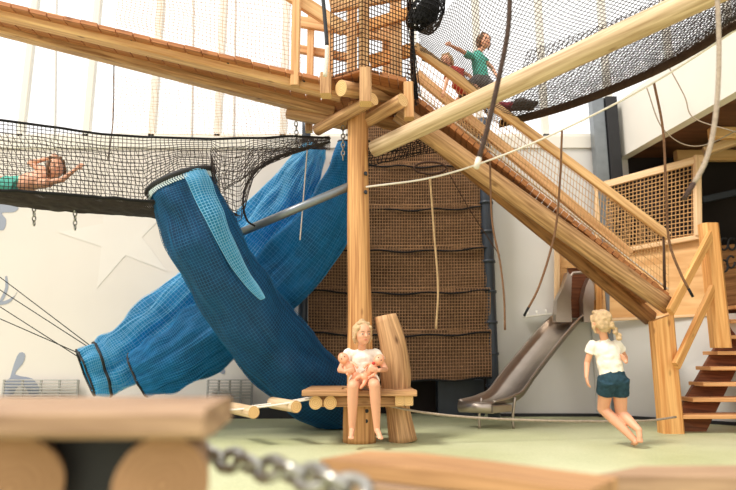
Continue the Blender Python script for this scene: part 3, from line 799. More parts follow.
# trough: width vector perpendicular to run in plan
runp = (cl[30]-cl[5]); runp.z = 0; runp.normalize(); wd = V((-runp.y, runp.x, 0)); 
if wd.x < 0: wd = -wd
wd = V((.42, -.9, 0)).normalized() if False else wd
wd = V((.86, -.51, 0)).normalized(); hw = .165; H_ = .065
fr = frames(cl, V((0, 0, 1)))
prof = [(-hw-.02, H_), (-hw, H_), (-hw, .01), (-hw+.03, -.01), (0, -.02), (hw-.03, -.01), (hw, .01), (hw, H_), (hw+.02, H_)]
m = MB()
for i, c in enumerate(cl):
    nz_ = fr[i][0]
    fade = 1 if i < 30 else max(.25, 1-(i-30)/12)
    for x, y in prof: m.v.append(c+wd*x+nz_*(y if y < .02 else y*fade))
n_ = len(prof)
for i in range(len(cl)-1):
    for k in range(n_-1):
        m.face((i*n_+k, i*n_+k+1, (i+1)*n_+k+1, (i+1)*n_+k), ((0, 0),)*4, 0, True)
o = m.build('chute', 'steel', sl); md = o.modifiers.new('s', 'SOLIDIFY'); md.thickness = .008
for sgn in (-1, 1):
    MB().tube([c+wd*(sgn*(hw+.01))+fr[i][0]*(H_*(1 if i < 30 else max(.25, 1-(i-30)/12))) for i, c in enumerate(cl)], .014, 8).build('edge_roll', 'steel', sl)
# rolled end
e = cl[-1]
MB().tube([e-wd*hw*1.05+V((0, 0, -.04)), e+wd*hw*1.05+V((0, 0, -.04))], .055, 20).build('rolled_end', 'steel', sl)
MB().beam(cl[-2]+V((0, 0, -.05)), cl[-9]+V((0, 0, -.05)), .40, .07, V((0, 0, 1))).build('end_box', 'steel', sl)
for q in (cl[-3]-wd*.0, cl[-9]+wd*(hw+.02)):
    MB().tube(spline([q+V((0, 0, .05)), V((q.x-.03, q.y, q.z*.5)), V((q.x-.03, q.y, 0))], 10), .014, 8).build('slide_leg', 'steel', sl)
# hood cheeks and back arch at the slide head
for s_, pix in (('l', [(556, 322), (557, 300), (564, 286), (568, 272), (572, 277), (571, 300), (572, 322)]), ('r', [(584, 322), (583, 300), (586, 286), (590, 277), (594, 286), (594, 304), (592, 322)])):
    Yq = 6.98
    pts = [P(x, y, Yq) for x, y in pix]
    MB().prism(pts, V((.0, .14, 0))).build('cheek', 'steel', sl)
MB().tube([P(*q, 7.02) for q in [(566, 300), (567, 281), (573, 273), (588, 272), (593, 279), (594, 300)]], .018, 8).build('hood_rail', 'steel', sl)

# ------------------------------------------------------------------ PLYWOOD HOUSE AT RIGHT
hs = thing('play_house', 'plywood play house front with wire grille above the grey wall', 'play house', P(650, 318, 6.9))
Yl = lambda x: 7.24-(x-592)*.0062 if x > 592 else 7.24
def HP(x, y, d=0): return P(x, y, Yl(x)-d)
def hp_prism(pix, d, t, nm, mat): return MB().prism([HP(x, y, d) for x, y in pix], V((0, t, 0))).build(nm, mat, hs)
# grey base below
struct(MB().prism([V((HP(592, 319).x, 7.29, 0)), V((HP(790, 319).x, Yl(790), 0)), HP(790, 311), HP(592, 319)], V((0, .03, 0))).build('wall_base', 'grey'))
struct(MB().beam(V((HP(592, 319).x, 7.23, .018)), V((HP(790, 319).x, Yl(790)-.01, .018)), .02, .035).build('baseboard_house', 'blackp'))
hp_prism([(592, 319), (708, 314), (708, 232), (640, 244), (600, 250), (592, 252)], .02, .02, 'panel', 'ply')
hp_prism([(556, 319), (567, 319), (567, 250), (556, 250)], .03, .03, 'panel', 'ply')
hp_prism([(556, 268), (600, 268), (600, 246), (556, 246)], .03, .03, 'panel', 'ply')
hp_prism([(568, 318), (592, 318), (592, 268), (568, 268)], .035, .003, 'opening_shade', 'darkstair')  # thin dark sheet, the interior's shade put into its colour
MB().beam(HP(557, 322, .06), HP(557, 246, .06), .06, .05, up_y).build('frame_post', 'frame', hs)
MB().beam(HP(598, 319, .06), HP(598, 246, .06), .07, .05, up_y).build('frame_post', 'timber', hs)
MB().beam(HP(594, 188, .05), HP(704, 158, .05), .05, .085, V((0, 0, 1))).build('frame_rail', 'frame', hs)
MB().beam(HP(628, 250, .05), HP(706, 236, .05), .05, .05, V((0, 0, 1))).build('frame_rail', 'frame', hs)
MB().beam(HP(588, 321, .04), HP(708, 315, .04), .05, .03, V((0, 0, 1))).build('frame_rail', 'frame', hs)
MB().beam(HP(698, 236, .055), HP(697, 156, .055), .07, .07, up_y).build('frame_post', 'frame', hs)
MB().beam(HP(598, 250, .055), HP(598, 186, .055), .06, .07, up_y).build('frame_post', 'frame', hs)
g = MB(); tl, tr, brr, bl = HP(600, 186, .05), HP(696, 160, .05), HP(696, 238, .05), HP(600, 250, .05)
gf = lambda u, v: tl.lerp(tr, u).lerp(bl.lerp(brr, u), v)
g.net(gf, 25, 18, .0065, 2, 2)
g.build('wire_grille', 'net_tan', hs)
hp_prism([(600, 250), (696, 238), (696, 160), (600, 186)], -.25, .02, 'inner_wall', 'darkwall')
# landing deck
L0, L1 = HP(600, 319), HP(708, 314)
MB().prism([V((L0.x, L0.y, 1.08)), V((4.4, L1.y, 1.08)), V((4.4, 7.25, 1.08)), V((L0.x, 7.25, 1.08))], V((0, 0, .05))).build('landing', 'tread', hs)

# ------------------------------------------------------------------ STAIRS
st = thing('wooden_stairs', 'open wooden stairs with thick treads at the right edge', 'stairs', V((3.1, 5.9, 0)))
tl_ = [(666, 417), (681, 400), (691, 384.5), (698, 368.5), (705, 353), (711.5, 337), (718, 321), (722, 307)]
lefts = []
for k, (x, y) in enumerate(tl_):
    Y = 5.72+.08*k
    p = P(x, y, Y); p.x = P(x, y, Y+.22).x
    lefts.append(p)
    MB().beam(p+V((0, .13, 0)), p+V((1.15, .13, 0)), .27, .036, capmi=0).build('tread', 'tread', st)
for dx in (.06, 1.0):
    a, b = lefts[0]+V((dx+.12, .16, -.15)), lefts[-1]+V((dx+.12, .16, -.03))
    a.z = .0
    MB().prism([V((a.x-.1, a.y, 0)), V((a.x+.16, a.y, 0)), b+V((.18, 0, -.1)), b+V((-.06, 0, 0)), lefts[0]+V((dx, .16, -.02))], V((0, .05, 0))).build('stringer', 'darkstair', st)
for k in range(1, 8):
    p = lefts[k]; MB().beam(p+V((.05, .2, -.075)), p+V((.20, .2, -.075)), .03, .12).build('riser_block', 'darkstair', st)
o = thing('stair_post', 'thick orange square post with slanted top at the foot of the stairs', 'post', PZ(670, 433, 0))
pa = PZ(671, 433, 0); ptop = P(664, 318, pa.y); 
pa2 = V((pa.x, pa.y, 0)); pt2 = V((pa.x+.0, pa.y, ptop.z))
pm = MB().beam(pa2, pt2, .20, .14, up_y)
for i in range(len(pm.v)//2, len(pm.v)): pm.v[i].z += -(pm.v[i].x-pa.x)*-.35
pm.build('post_body', ['timber'], o)
sp_ = thing('stair_railing', 'orange timber newel and two slanting rails beside the stairs', 'railing', P(718, 320, 6.1))
q = P(716, 300, 6.05)
MB().beam(V((q.x, q.y, .78)), V((q.x, q.y, P(714, 224, 6.05).z)), .17, .15, up_y, bev=.2).build('newel', 'timber', sp_)
MB().beam(P(670, 312, 5.62), P(711, 234, 6.0), .045, .085, V((0, 0, 1))).build('rail', 'timber', sp_)
MB().beam(P(676, 366, 5.62), P(713, 288, 6.0), .045, .085, V((0, 0, 1))).build('rail', 'timber', sp_)
# dark timber behind the newel, wrought scroll
o = MB().beam(P(704, 152, 6.6), P(760, 132, 6.4), .12, .10).build('timber_beam', 'frame')
tag(o, 'pale beam under the mezzanine soffit beyond the grille', 'beam')
o = MB().beam(P(702, 200, 7.0), P(770, 185, 6.9), .06, .08).build('shelf_rail', 'pipe_dark'); tag(o, 'dark rail in the shadow right of the grille', 'rail')
MB_ = MB()
for cxx, cyy in ((724, 244), (731, 262), (724, 266), (732, 244)):
    MB_.tube([P(cxx+4*math.cos(a*.5), cyy+6*math.sin(a*.5), 6.7) for a in range(12)], .012, 6)
tag(MB_.build('scroll_ironwork', 'blackp'), 'black curled ironwork beyond the newel at the right edge', 'ironwork')
o = MB().beam(P(715, 285, 7.0), P(760, 280, 7.0), .1, .9).build('brown_panel', 'log_brown'); tag(o, 'brown board wall piece behind the curled ironwork', 'board')
# small wall shelf left of slide
o = MB(); a, b = P(524, 317, 7.2), P(550, 314, 7.2); o.beam(a, b, .14, .02)
for t in (.15, .5, .85): o.tube([a.lerp(b, t), a.lerp(b, t)+V((0, 0, .06))], .012, 8)
tag(o.build('wall_shelf', 'upper'), 'small white peg shelf on the grey wall left of the slide', 'shelf')

# ------------------------------------------------------------------ FOREGROUND
ft = thing('near_deck', 'blurred wooden deck top on round logs in the near left corner', 'deck', V((-.55, 1.2, 0)))
zt2 = .62; c1 = PZ(-60, 407.5, zt2); c2 = PZ(226, 408, zt2)
c2.y = c1.y = 1.08; c2.x = (214-368)/600*1.1
c1.x = -.95
MB().beam(V((c1.x, 1.12, zt2-.027)), V((c2.x, 1.12, zt2-.027)), .10, .052, capmi=0, bev=.2).build('board', 'fore', ft)
MB().beam(V((c1.x, 1.225, zt2-.027)), V((c2.x-.01, 1.225, zt2-.027)), .10, .052, bev=.2).build('board', 'fore', ft)
MB().beam(V((c1.x, 1.33, zt2-.027)), V((c2.x-.02, 1.33, zt2-.027)), .10, .052, bev=.2).build('board', 'fore', ft)
for px in (158, 2):
    q = P(px, 482, 1.1); rr_ = .082 if px > 50 else .09
    log(V((q.x, 1.12, zt2-.055-rr_)), V((q.x*1.22, 1.42, zt2-.055-rr_)), rr_, 'joist', 'fore', ft, endm='end_dark', sides=32, wob=.04)
    MB().tube([V((q.x*1.12, 1.28, 0)), V((q.x*1.12, 1.28, zt2-.05-rr_))], .075, 20).build('leg', 'fore', ft)
q1, q2 = P(35, 470, 1.2).x, P(135, 470, 1.2).x
MB().box((q1, 1.2, .36), (q2, 1.24, zt2-.055)).build('shade_block', 'blackp', ft)  # black block added where there is only shadow between the logs
chain([P(196, 452, 1.5), P(250, 465, 1.35), P(312, 478, 1.2), P(372, 497, 1.1)], .075, 'heavy_chain', 'blurred thick steel chain running from the near deck to the bottom edge', wire=.012)
# two near planks at bottom
def plank_poly(pix, z, th, nm, mat, label):
    pts = [PZ(x, y, z) for x, y in pix]
    return tag(MB().prism(pts, V((0, 0, -th))).build(nm, [mat]), label, 'plank')
# step discs of near decks
nk = thing('near_step', 'blurred brown plank step at bottom centre', 'step', V((.1, 1.3, 0)))
pA, pB = P(320, 461, 1.62), P(585, 491, 1.32)
MB().prism([P(320, 474, 1.62), P(588, 506, 1.32), P(588, 491, 1.32), P(450, 471, 1.46), P(380, 462, 1.56), P(320, 459, 1.62)], V((.12, .14, 0))).build('board', 'old', nk)
MB().beam(P(326, 484, 1.66), P(600, 520, 1.36), .1, .06).build('under_beam', 'fore', nk)
MB().tube([V((P(400, 480, 1.6).x, 1.68, 0)), V((P(400, 480, 1.6).x, 1.68, P(400, 478, 1.6).z))], .05, 16).build('leg', 'fore', nk)
nk2 = thing('near_step', 'blurred pale plank step at bottom right corner', 'step', V((.9, 1.5, 0)))
MB().prism([PZ(590, 476, .40), PZ(780, 478, .40), PZ(780, 465, .40), PZ(640, 466, .40)], V((0, 0, -.05))).build('board', 'fore', nk2)
q = PZ(690, 471, .4); MB().tube([V((q.x, q.y, 0)), V((q.x, q.y, .36))], .06, 16).build('leg', 'fore', nk2)

# ------------------------------------------------------------------ PEOPLE
def basis(side, fwd, up): return Matrix((side, fwd, up)).transposed()
class Blob:
    def __init__(s): s.m = MB()
    def cap(s, a, ra, b, rb, flatend=False, seg=14, sq=1, ref=None):
        a, b = V(a), V(b); d = (b-a); L = d.length
        if L < 1e-5: d = V((0, 0, 1)); L = 1e-4
        t = d.normalized(); pts = []; rs = []
        if not flatend:
            for k in range(1, 5): ph = PI/2*(k/4.0); pts.append(a-t*ra*math.cos(ph)*1.0); rs.append(max(.0006, ra*math.sin(ph)))
            for k in range(4): ph = PI/2*k/4.0; pts.append(b+t*rb*math.sin(ph)); rs.append(rb*math.cos(ph))
            pts.insert(0, a-t*ra); rs.insert(0, .0005); pts.append(b+t*rb); rs.append(.0005)
        else: pts = [a, a+d*.5, b]; rs = [ra, (ra+rb)/2, rb]
        n = len(pts); r = ref or (V((0, 0, 1)) if abs(t.z) < .9 else V((0, 1, 0)))
        na = (r-t*r.dot(t)).normalized(); nb = t.cross(na); base = len(s.m.v)
        for i in range(n):
            for k in range(seg):
                th = 2*PI*k/seg; s.m.v.append(pts[i]+na*math.cos(th)*rs[i]*sq+nb*math.sin(th)*rs[i])
        for i in range(n-1):
            for k in range(seg):
                k2 = (k+1) % seg; s.m.face((base+i*seg+k, base+i*seg+k2, base+(i+1)*seg+k2, base+(i+1)*seg+k), ((0, 0),)*4, 0, True)
        s.m.face(tuple(base+k for k in reversed(range(seg))), ((0, 0),)*seg); s.m.face(tuple(base+(n-1)*seg+k for k in range(seg)), ((0, 0),)*seg)
        return s
    def ell(s, c, r, R=None): s.m.ell(c, r, R, 18, 12); return s
    def done(s, name, mat, parent=None, vox=.005, smooth=4, wr=0):
        o = s.m.build(name, mat, parent)
        md = o.modifiers.new('r', 'REMESH'); md.mode = 'VOXEL'; md.voxel_size = vox; md.use_smooth_shade = True
        sm = o.modifiers.new('s', 'SMOOTH'); sm.iterations = smooth; sm.factor = .5
        bpy.context.view_layer.update(); dg = bpy.context.evaluated_depsgraph_get()
        me = bpy.data.meshes.new_from_object(o.evaluated_get(dg)); old = o.data
        o.modifiers.clear(); o.data = me; bpy.data.meshes.remove(old)
        if not me.materials: me.materials.append(M[mat])
        if wr:
            for v in me.vertices:
                w = v.co+o.location; v.co += v.normal*wr*noise.noise(w*28)
        for p_ in me.polygons: p_.use_smooth = True
        return o
def hand(B, wrist, d, nrm, s=1.0, curl=.5, thumb=1):
    """palm and five fingers; nrm = direction the palm faces"""
    d = d.normalized(); nrm = (nrm-d*nrm.dot(d)).normalized(); sd = d.cross(nrm)*thumb
    R = basis(sd, nrm, d)
    B.ell(wrist+d*.026*s, (.020*s, .010*s, .028*s), R)
    for k, (o_, l) in enumerate(((-.0145, .030), (-.005, .036), (.005, .034), (.0145, .027))):
        a = wrist+d*.044*s+sd*(-o_)*s; dd = (d*math.cos(curl*.6)+nrm*math.sin(curl*.6)); b = a+dd*l*.5*s
        d2 = (d*math.cos(curl*1.6)+nrm*math.sin(curl*1.6)); c = b+d2*l*.5*s
        B.cap(a, .0058*s, b, .0054*s, seg=8); B.cap(b, .0054*s, c, .0045*s, seg=8)
    a = wrist+d*.016*s+sd*.014*s; b = a+(d*.7+sd*.7+nrm*.25).normalized()*.022*s; c = b+(d*.9+sd*.25+nrm*.4).normalized()*.017*s
    B.cap(a, .0075*s, b, .0065*s, seg=8); B.cap(b, .0065*s, c, .0052*s, seg=8)
def person(J, label, s=1.0, face=V((0, -1, 0)), hup=V((0, 0, 1)), hair='hair', shirt='shirt', shorts='denim', sleeve=.45, shortlen=.35, bun=True, braid=False, feet=None, handc=.6, loc=None, longtrous=False, palms=None):
    root = thing('child', label, 'person', loc)
    B = Blob()
    face = face.normalized(); hup = (hup-face*hup.dot(face)).normalized(); hs_ = face.cross(hup).normalized()
    HR = basis(hs_, face, hup); h = J['head']
    B.ell(h+hup*.018*s-face*.008*s, (.070*s, .082*s, .078*s), HR)
    B.ell(h-hup*.035*s+face*.022*s, (.050*s, .052*s, .052*s), HR)
    B.ell(h-hup*.018*s+face*.030*s, (.056*s, .046*s, .042*s), HR)
    B.ell(h-hup*.068*s+face*.048*s, (.020*s, .018*s, .016*s), HR)          # chin
    B.cap(h+hup*.002*s+face*.076*s, .006*s, h-hup*.018*s+face*.086*s, .0095*s, seg=8)   # nose
    for sg in (-1, 1): B.ell(h-hup*.006*s+hs_*sg*.070*s-face*.005*s, (.008*s, .014*s, .020*s), HR)
    up = (J['neck']-J['pelvis']).normalized(); sd = (J['shR']-J['shL']).normalized(); fw = sd.cross(up)*-1
    fw = up.cross(sd).normalized()
    TR = basis(sd, fw, up); LN = (J['neck']-J['pelvis']).length
    B.cap(J['neck']-up*.02*s, .034*s, h-hup*.055*s-face*.01*s, .031*s)
    pe = J['pelvis']
    B.ell(pe.lerp(J['neck'], .70), (.098*s, .066*s, LN*.30), TR)
    B.ell(pe.lerp(J['neck'], .38), (.090*s, .070*s, LN*.30), TR)
    B.ell(pe, (.098*s, .075*s, .075*s), TR)
    B.cap(J['shL'], .030*s, J['shR'], .030*s)
    Sh = Blob(); So = Blob()
    for sgn in ('L', 'R'):
        sh, el, wr = J['sh'+sgn], J['el'+sgn], J['wr'+sgn]
        B.cap(sh, .030*s, el, .023*s); B.cap(el, .0235*s, wr, .0155*s)
        d = (wr-el).normalized(); dirr = J.get('hd'+sgn, d); pn = (palms or {}).get(sgn, V((0, 1, 0)) if abs(dirr.y) < .8 else V((0, 0, -1)))
        hand(B, wr, dirr, pn, s*1.08, handc, thumb=1 if sgn == 'R' else -1)
        e = sh.lerp(el, sleeve*1.0)
        Sh.cap(sh-(e-sh)*.25, .040*s, e, .043*s, True)
        Sh.cap(sh-(e-sh).normalized()*.01, .038*s, sh.lerp(el, .2), .037*s)
        hp_, kn, an = J['hip'+sgn], J['kn'+sgn], J['an'+sgn]
        B.cap(hp_, .062*s, kn, .045*s); B.cap(kn, .045*s, kn.lerp(an, .35), .042*s); B.cap(kn.lerp(an, .35), .042*s, an, .025*s)
        toe = J['toe'+sgn]; fd = (toe-an).normalized()
        B.cap(an-fd*.008*s-V((0, 0, .008*s)), .023*s, an.lerp(toe, .6), .021*s); B.cap(an.lerp(toe, .5), .021*s, toe, .014*s)
        fs = fd.cross(V((0, 0, 1)));
        fs = fs.normalized() if fs.length > .2 else sd
        for q in range(5):
            tq = toe+fs*((q-2)*.0085*s)-fd*abs(q-1.5)*.003*s; B.cap(tq-fd*.01*s, .0065*s, tq+fd*.012*s, .0055*s, seg=7)
        k2 = hp_.lerp(kn, shortlen)
        So.cap(hp_-(k2-hp_).normalized()*.05*s, .079*s, k2, .070*s, True)
        if longtrous:
            So.cap(k2, .062*s, kn, .05*s); So.cap(kn, .05*s, an, .036*s, True)
    B.done('body', 'skin', root, vox=.0042*max(1, s), smooth=3)
    Sh.ell(pe.lerp(J['neck'], .68), (.108*s, .077*s, LN*.33), TR).ell(pe.lerp(J['neck'], .36), (.103*s, .083*s, LN*.30), TR)
    Sh.cap(pe.lerp(J['neck'], .05), .098*s, pe.lerp(J['neck'], .6), .098*s, True, seg=20, sq=.8, ref=fw)
    Sh.cap(J['shL'], .036*s, J['shR'], .036*s); Sh.cap(J['neck']-up*.02*s, .046*s, J['neck']+up*.006*s, .042*s, True)
    Sh.done('shirt', shirt, root, vox=.006, smooth=3, wr=.006)
    So.ell(pe-up*.02*s, (.112*s, .096*s, .085*s), TR); So.cap(pe-up*.03*s, .106*s, pe+up*.06*s, .094*s, True, seg=20, sq=.82, ref=fw)
    So.done('shorts' if not longtrous else 'trousers', shorts, root, vox=.006, smooth=2, wr=.004)
    H = Blob()
    H.ell(h+hup*.030*s-face*.020*s, (.077*s, .080*s, .075*s), HR)
    H.ell(h+hup*.0*s-face*.042*s, (.072*s, .058*s, .075*s), HR)
    for sg in (-1, 1):
        H.cap(h+hup*.05*s+face*.035*s+hs_*sg*.05*s, .018*s, h-hup*.03*s-face*.005*s+hs_*sg*.072*s, .014*s)
        H.cap(h-hup*.03*s-face*.005*s+hs_*sg*.072*s, .015*s, h-hup*.075*s-face*.01*s+hs_*sg*.062*s, .010*s)
    H.cap(h+hup*.088*s+face*.022*s-hs_*.04*s, .016*s, h+hup*.088*s+face*.022*s+hs_*.04*s, .016*s)
    if bun: H.ell(h+hup*.105*s-face*.01*s, (.028*s, .028*s, .022*s), HR)
    if braid:
        c = h-face*.09*s+hup*.02*s
        for k in range(7): H.ell(c+hs_*(.014*k*s+.01)-hup*(.024*k)*s+hs_*(.008 if k % 2 else -.008)*s, (.024*s, .022*s, .02*s), HR)
        H.ell(h-face*.07*s+hup*.05*s, (.05*s, .04*s, .05*s), HR)
    H.done('hair', hair, root, vox=.005, smooth=2, wr=.01)
    ey = MB(); ir = MB(); br_ = MB()
    for sg in (-1, 1):
        c = h+hup*.0*s+hs_*sg*.027*s+face*.068*s
        ey.ell(c, (.0095*s, .0070*s, .0052*s), HR, 12, 8); ir.ell(c+face*.0055*s, (.0052*s, .0035*s, .0052*s), HR, 10, 6)
        br_.tube([c+hup*.018*s-hs_*.013*s+face*.004*s, c+hup*.021*s+face*.006*s, c+hup*.018*s+hs_*.013*s+face*.003*s], .0022*s, 6)
    eo = ey.build('eyes', 'eyew', root); ir.build('irises', 'eye', eo); br_.build('eyebrows', 'hair_b', root)
    mt = MB(); c = h-hup*.046*s+face*.071*s
    mt.ell(c, (.016*s, .006*s, .0045*s), HR, 12, 6); mt.build('mouth', 'lip', root)
    return root
# seated girl
Yg = 4.93
ps = P(364, 383, 5.02); ps.z = .435+.085
J = dict(head=P(362.5, 334, 4.93), neck=P(362, 350, 4.98), pelvis=ps,
  shL=P(347.5, 354, 4.97), shR=P(376.5, 354, 4.97), elL=P(340, 370, 4.95), elR=P(385.5, 369, 4.95), wrL=P(345.5, 371.5, 4.80), wrR=P(379, 370.5, 4.79),
  hdL=V((.8, -.25, .12)), hdR=V((-.8, -.25, .12)),
  hipL=ps+V((-.052, -.02, -.02)), hipR=ps+V((.052, -.02, -.02)), knL=P(353, 386, 4.76), knR=P(374.5, 385, 4.76), anL=P(352, 429, 4.84), anR=P(377, 429, 4.82),
  toeL=P(351, 438, 4.73), toeR=P(380.5, 438, 4.72))
# give hands inner direction: arms bent forward around the dolls
person(J, 'blond girl in cream T-shirt sitting on the seat deck holding two dolls', 1.0, face=V((.42, -1, -.03)), hair='hair', shirt='shirt', shorts='shirt', sleeve=.5, shortlen=.25, loc=V((ps.x, ps.y, 0)),
       palms={'L': V((0, 1, .2)), 'R': V((0, 1, .2))}, handc=.7)
# dolls
def doll(head, hipp, label, armdir, s=1.0, flip=1):
    ax = (hipp-head).normalized(); root = thing('baby_doll', label, 'doll', hipp)
    B = Blob(); fw = V((0, -1, .1)).normalized(); sd = ax.cross(fw).normalized(); fw = sd.cross(ax).normalized()
    if fw.y > 0: fw = -fw
    B.ell(head, (.043*s, .045*s, .050*s), basis(sd, fw, ax)); B.ell(head+fw*.042*s+ax*.006, (.006*s,)*3)
    B.ell(head+fw*.018*s+ax*.018*s, (.032*s, .028*s, .026*s), basis(sd, fw, ax))
    B.ell(head.lerp(hipp, .55), (.034*s, .030*s, (hipp-head).length*.36), basis(sd, fw, ax)); B.ell(hipp, (.034*s, .03*s, .03*s), basis(sd, fw, ax))
    B.cap(head, .02*s, head.lerp(hipp, .4), .02*s)
    for g_ in (-1, 1):
        a = head.lerp(hipp, .36)+sd*g_*.028*s; b = a+ax*.03*s+sd*g_*.018*s+fw*.015*s; c = b+ax*.025*s+fw*.022*s
        B.cap(a, .014*s, b, .012*s, seg=8); B.cap(b, .012*s, c, .010*s, seg=8); B.ell(c+ax*.008, (.011*s,)*3)
        a = hipp+sd*g_*.018*s; b = a+ax*.045*s+sd*g_*.018*s+fw*.015; c = b+ax*.038*s-fw*.01
        B.cap(a, .019*s, b, .015*s, seg=8); B.cap(b, .015*s, c, .011*s, seg=8); B.cap(c, .011*s, c+fw*.016*s, .009*s, seg=8)
    B.done('body', 'skin2', root, vox=.0035, smooth=2)
    e = MB(); 
    for g_ in (-1, 1): e.ell(head+fw*.043*s+sd*g_*.015*s-ax*.002, (.004*s, .004*s, .005*s), None, 8, 6)
    e.build('eyes', 'eye', root)
    MB().ell(head+fw*.041*s+ax*.020*s, (.007*s, .004*s, .003*s), basis(sd, fw, ax), 8, 6).build('mouth', 'dollred', root)
    return root
doll(P(343.5, 358.5, 4.845), P(356, 376, 4.83), 'bare baby doll with its head at the seated girl\'s right shoulder, left in view', None)
d2 = doll(P(379, 360, 4.835), P(364, 377, 4.80), 'baby doll with red neckband lying in the seated girl\'s left arm, right in view', None)
q = P(373.5, 363.5, 4.82); MB().ell(q, (.016, .028, .013), None, 12, 8).build('neckband', 'dollred', d2)

# running girl, seen from behind
pr = P(612.5, 377, 4.9)
J = dict(head=P(601, 323, 4.86), neck=P(604.5, 340, 4.89), pelvis=pr,
  shL=P(592, 346, 4.9), shR=P(617.5, 345, 4.88), elL=P(587, 363, 4.94), elR=P(625, 357.5, 4.95), wrL=P(586.5, 377, 4.86), wrR=P(626, 362, 4.80),
  hipL=P(606.5, 385, 4.9), hipR=P(619.5, 385, 4.9), knL=P(613, 411, 4.80), knR=P(621, 413, 4.9), anL=P(631, 439, 4.93), anR=P(637, 432, 5.08),
  toeL=PZ(635, 446, .014), toeR=P(642, 443, 5.10), hdL=V((.1, -.1, -1)), hdR=V((-.2, .6, .6)))
J['knL'].y = 5.0; J['anL'].z = .055; J['anL'].y = J['toeL'].y-.02
J['toeL'] = J['anL']+V((.02, .085, -.035))
J['knR'] = P(621, 413, 4.97); J['anR'] = P(639, 430, 4.82); J['toeR'] = P(640, 441, 4.80)
person(J, 'blond girl in cream T-shirt and denim shorts running away barefoot', 1.0, face=V((-.25, 1, .0)), hair='hair', shirt='shirt', shorts='denim', sleeve=.42, shortlen=.36, bun=False, braid=True, loc=V((pr.x, pr.y, 0)),
       palms={'L': V((1, 0, 0)), 'R': V((-1, 0, 0))}, handc=.4)
# child lying in the net tray
def lie(hx, hy, Y, label):
    z0 = P(20, 188, Y).z
    pe = P(18, 186, Y); nk_ = P(50, 179, Y)
    J = dict(head=P(56, 168, Y), neck=P(48, 176, Y), pelvis=pe, shL=P(42, 184, Y-.06), shR=P(44, 172, Y+.08), elL=P(62, 180, Y-.1), elR=P(30, 163, Y+.12), wrL=P(76, 169, Y-.08), wrR=P(50, 158, Y+.05),
      hipL=pe+V((-.02, -.05, -.02)), hipR=pe+V((-.02, .05, 0)), knL=P(-8, 182, Y-.05), knR=P(-10, 178, Y+.1), anL=P(-34, 180, Y-.05), anR=P(-36, 178, Y+.1), toeL=P(-44, 176, Y-.05), toeR=P(-46, 174, Y+.1))
    return person(J, label, .95, face=V((.5, -.7, .1)), hup=V((-.2, 0, 1)), hair='hair_b', shirt='skin', shorts='teal', sleeve=.4, shortlen=.5, loc=pe, bun=False)
lie(0, 0, 4.95, 'brown-haired child in teal shorts lying in the black net tray')
# two children seen through the overhead net
pe = P(482, 82, 6.3)
J = dict(head=P(484, 42, 6.3), neck=P(477, 52, 6.3), pelvis=pe, shL=P(470, 56, 6.2), shR=P(482, 58, 6.45), elL=P(460, 50, 6.15), elR=P(492, 68, 6.4), wrL=P(452, 46, 6.1), wrR=P(498, 78, 6.3),
  hipL=pe+V((-.05, -.03, 0)), hipR=pe+V((.05, .03, 0)), knL=P(468, 88, 6.2), knR=P(494, 92, 6.2), anL=P(460, 98, 6.3), anR=P(486, 100, 6.3), toeL=P(456, 100, 6.25), toeR=P(480, 102, 6.25))
person(J, 'child in teal shirt and grey trousers on the ramp, seen through the overhead net', 1.0, face=V((.5, -1, 0)), hair='hair_b', shirt='teal', shorts='greycloth', longtrous=True, shortlen=.5, loc=pe, bun=False)
pe = P(462, 86, 6.1)
J = dict(head=P(447, 62, 6.2), neck=P(452, 68, 6.15), pelvis=pe, shL=P(448, 74, 6.05), shR=P(458, 70, 6.3), elL=P(446, 84, 6.0), elR=P(470, 76, 6.3), wrL=P(444, 92, 5.95), wrR=P(474, 84, 6.2),
  hipL=pe+V((-.04, -.04, 0)), hipR=pe+V((.04, .04, 0)), knL=P(474, 94, 6.0), knR=P(480, 92, 6.2), anL=P(482, 102, 6.1), anR=P(490, 100, 6.3), toeL=P(488, 104, 6.1), toeR=P(494, 104, 6.3))
person(J, 'child in red top bending forward at the head of the ramp', .9, face=V((-.6, -1, -.2)), hair='hair', shirt='red', shorts='red', shortlen=.5, loc=pe, bun=False)
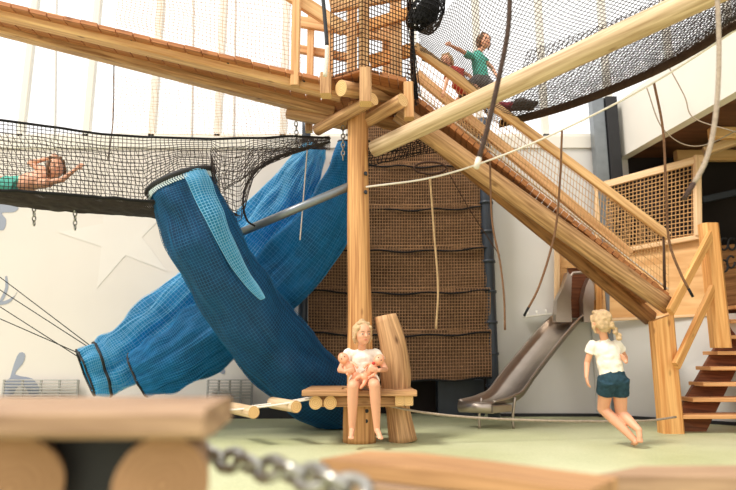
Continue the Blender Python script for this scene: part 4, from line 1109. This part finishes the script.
# clothes lying on the overhead net
for k, (x, y, mt_, lab) in enumerate(((505, 112, 'maroon', 'dark red cloth bundle on the lower edge of the overhead net'), (524, 109, 'greycloth', 'dark grey cloth bundle beside the dark red one on the overhead net'))):
    c = P(x, y-4, 5.45-.15*k); m = MB().ell(c, (.12, .09, .05), None, 28, 18)
    for i, q in enumerate(m.v): m.v[i] = c+(q-c)*(1+.35*noise.noise(q*14))
    tag(m.build('cloth_bundle', mt_), lab, 'clothes')

GR = {'hanging_rope': 'ropes hanging in the play hall', 'short_chain': 'short chains under the nets', 'guy_cord': 'cords tying the tunnel mouths', 'baby_doll': 'dolls held by the seated girl',
  'window_pole': 'slim poles before the windows', 'blue_tunnel': 'blue net tunnels', 'log_step': 'swinging log steps', 'near_step': 'blurred steps in the foreground', 'safety_net': 'pale nets before the windows',
  'net_pole': 'dark poles beside the brown net wall', 'step_rope': 'ropes of the log steps', 'cloth_bundle': 'cloth bundles on the overhead net', 'wall_guard': 'radiator guards on the wall', 'light_cable': 'cables under the mezzanine', 'child': 'children in the play hall'}
for o in list(C.objects):
    k = o.name.split('.')[0]
    if o.parent is None and k in GR and 'label' in o: o['group'] = GR[k]
# ------------------------------------------------------------------ LIGHT
w = bpy.data.worlds.new('world'); S.world = w; w.use_nodes = True
nt = w.node_tree; bg = nt.nodes['Background']
tc = nt.nodes.new('ShaderNodeTexCoord'); sx = nt.nodes.new('ShaderNodeSeparateXYZ'); cr = nt.nodes.new('ShaderNodeValToRGB')
nt.links.new(tc.outputs['Generated'], sx.inputs[0]); nt.links.new(sx.outputs['Z'], cr.inputs['Fac'])
cr.color_ramp.elements[0].position = -.0; cr.color_ramp.elements[0].color = (.75, .68, .60, 1)
cr.color_ramp.elements[1].position = .35; cr.color_ramp.elements[1].color = (1, .965, .945, 1)
nt.links.new(cr.outputs['Color'], bg.inputs['Color']); bg.inputs['Strength'].default_value = 1.55
sun = bpy.data.lights.new('sun', 'SUN'); sun.energy = 3.2; sun.angle = math.radians(14); sun.color = (1, .94, .86)
so = bpy.data.objects.new('sun', sun); C.objects.link(so)
so.rotation_euler = V((.5, .35, -.85)).to_track_quat('-Z', 'Y').to_euler()
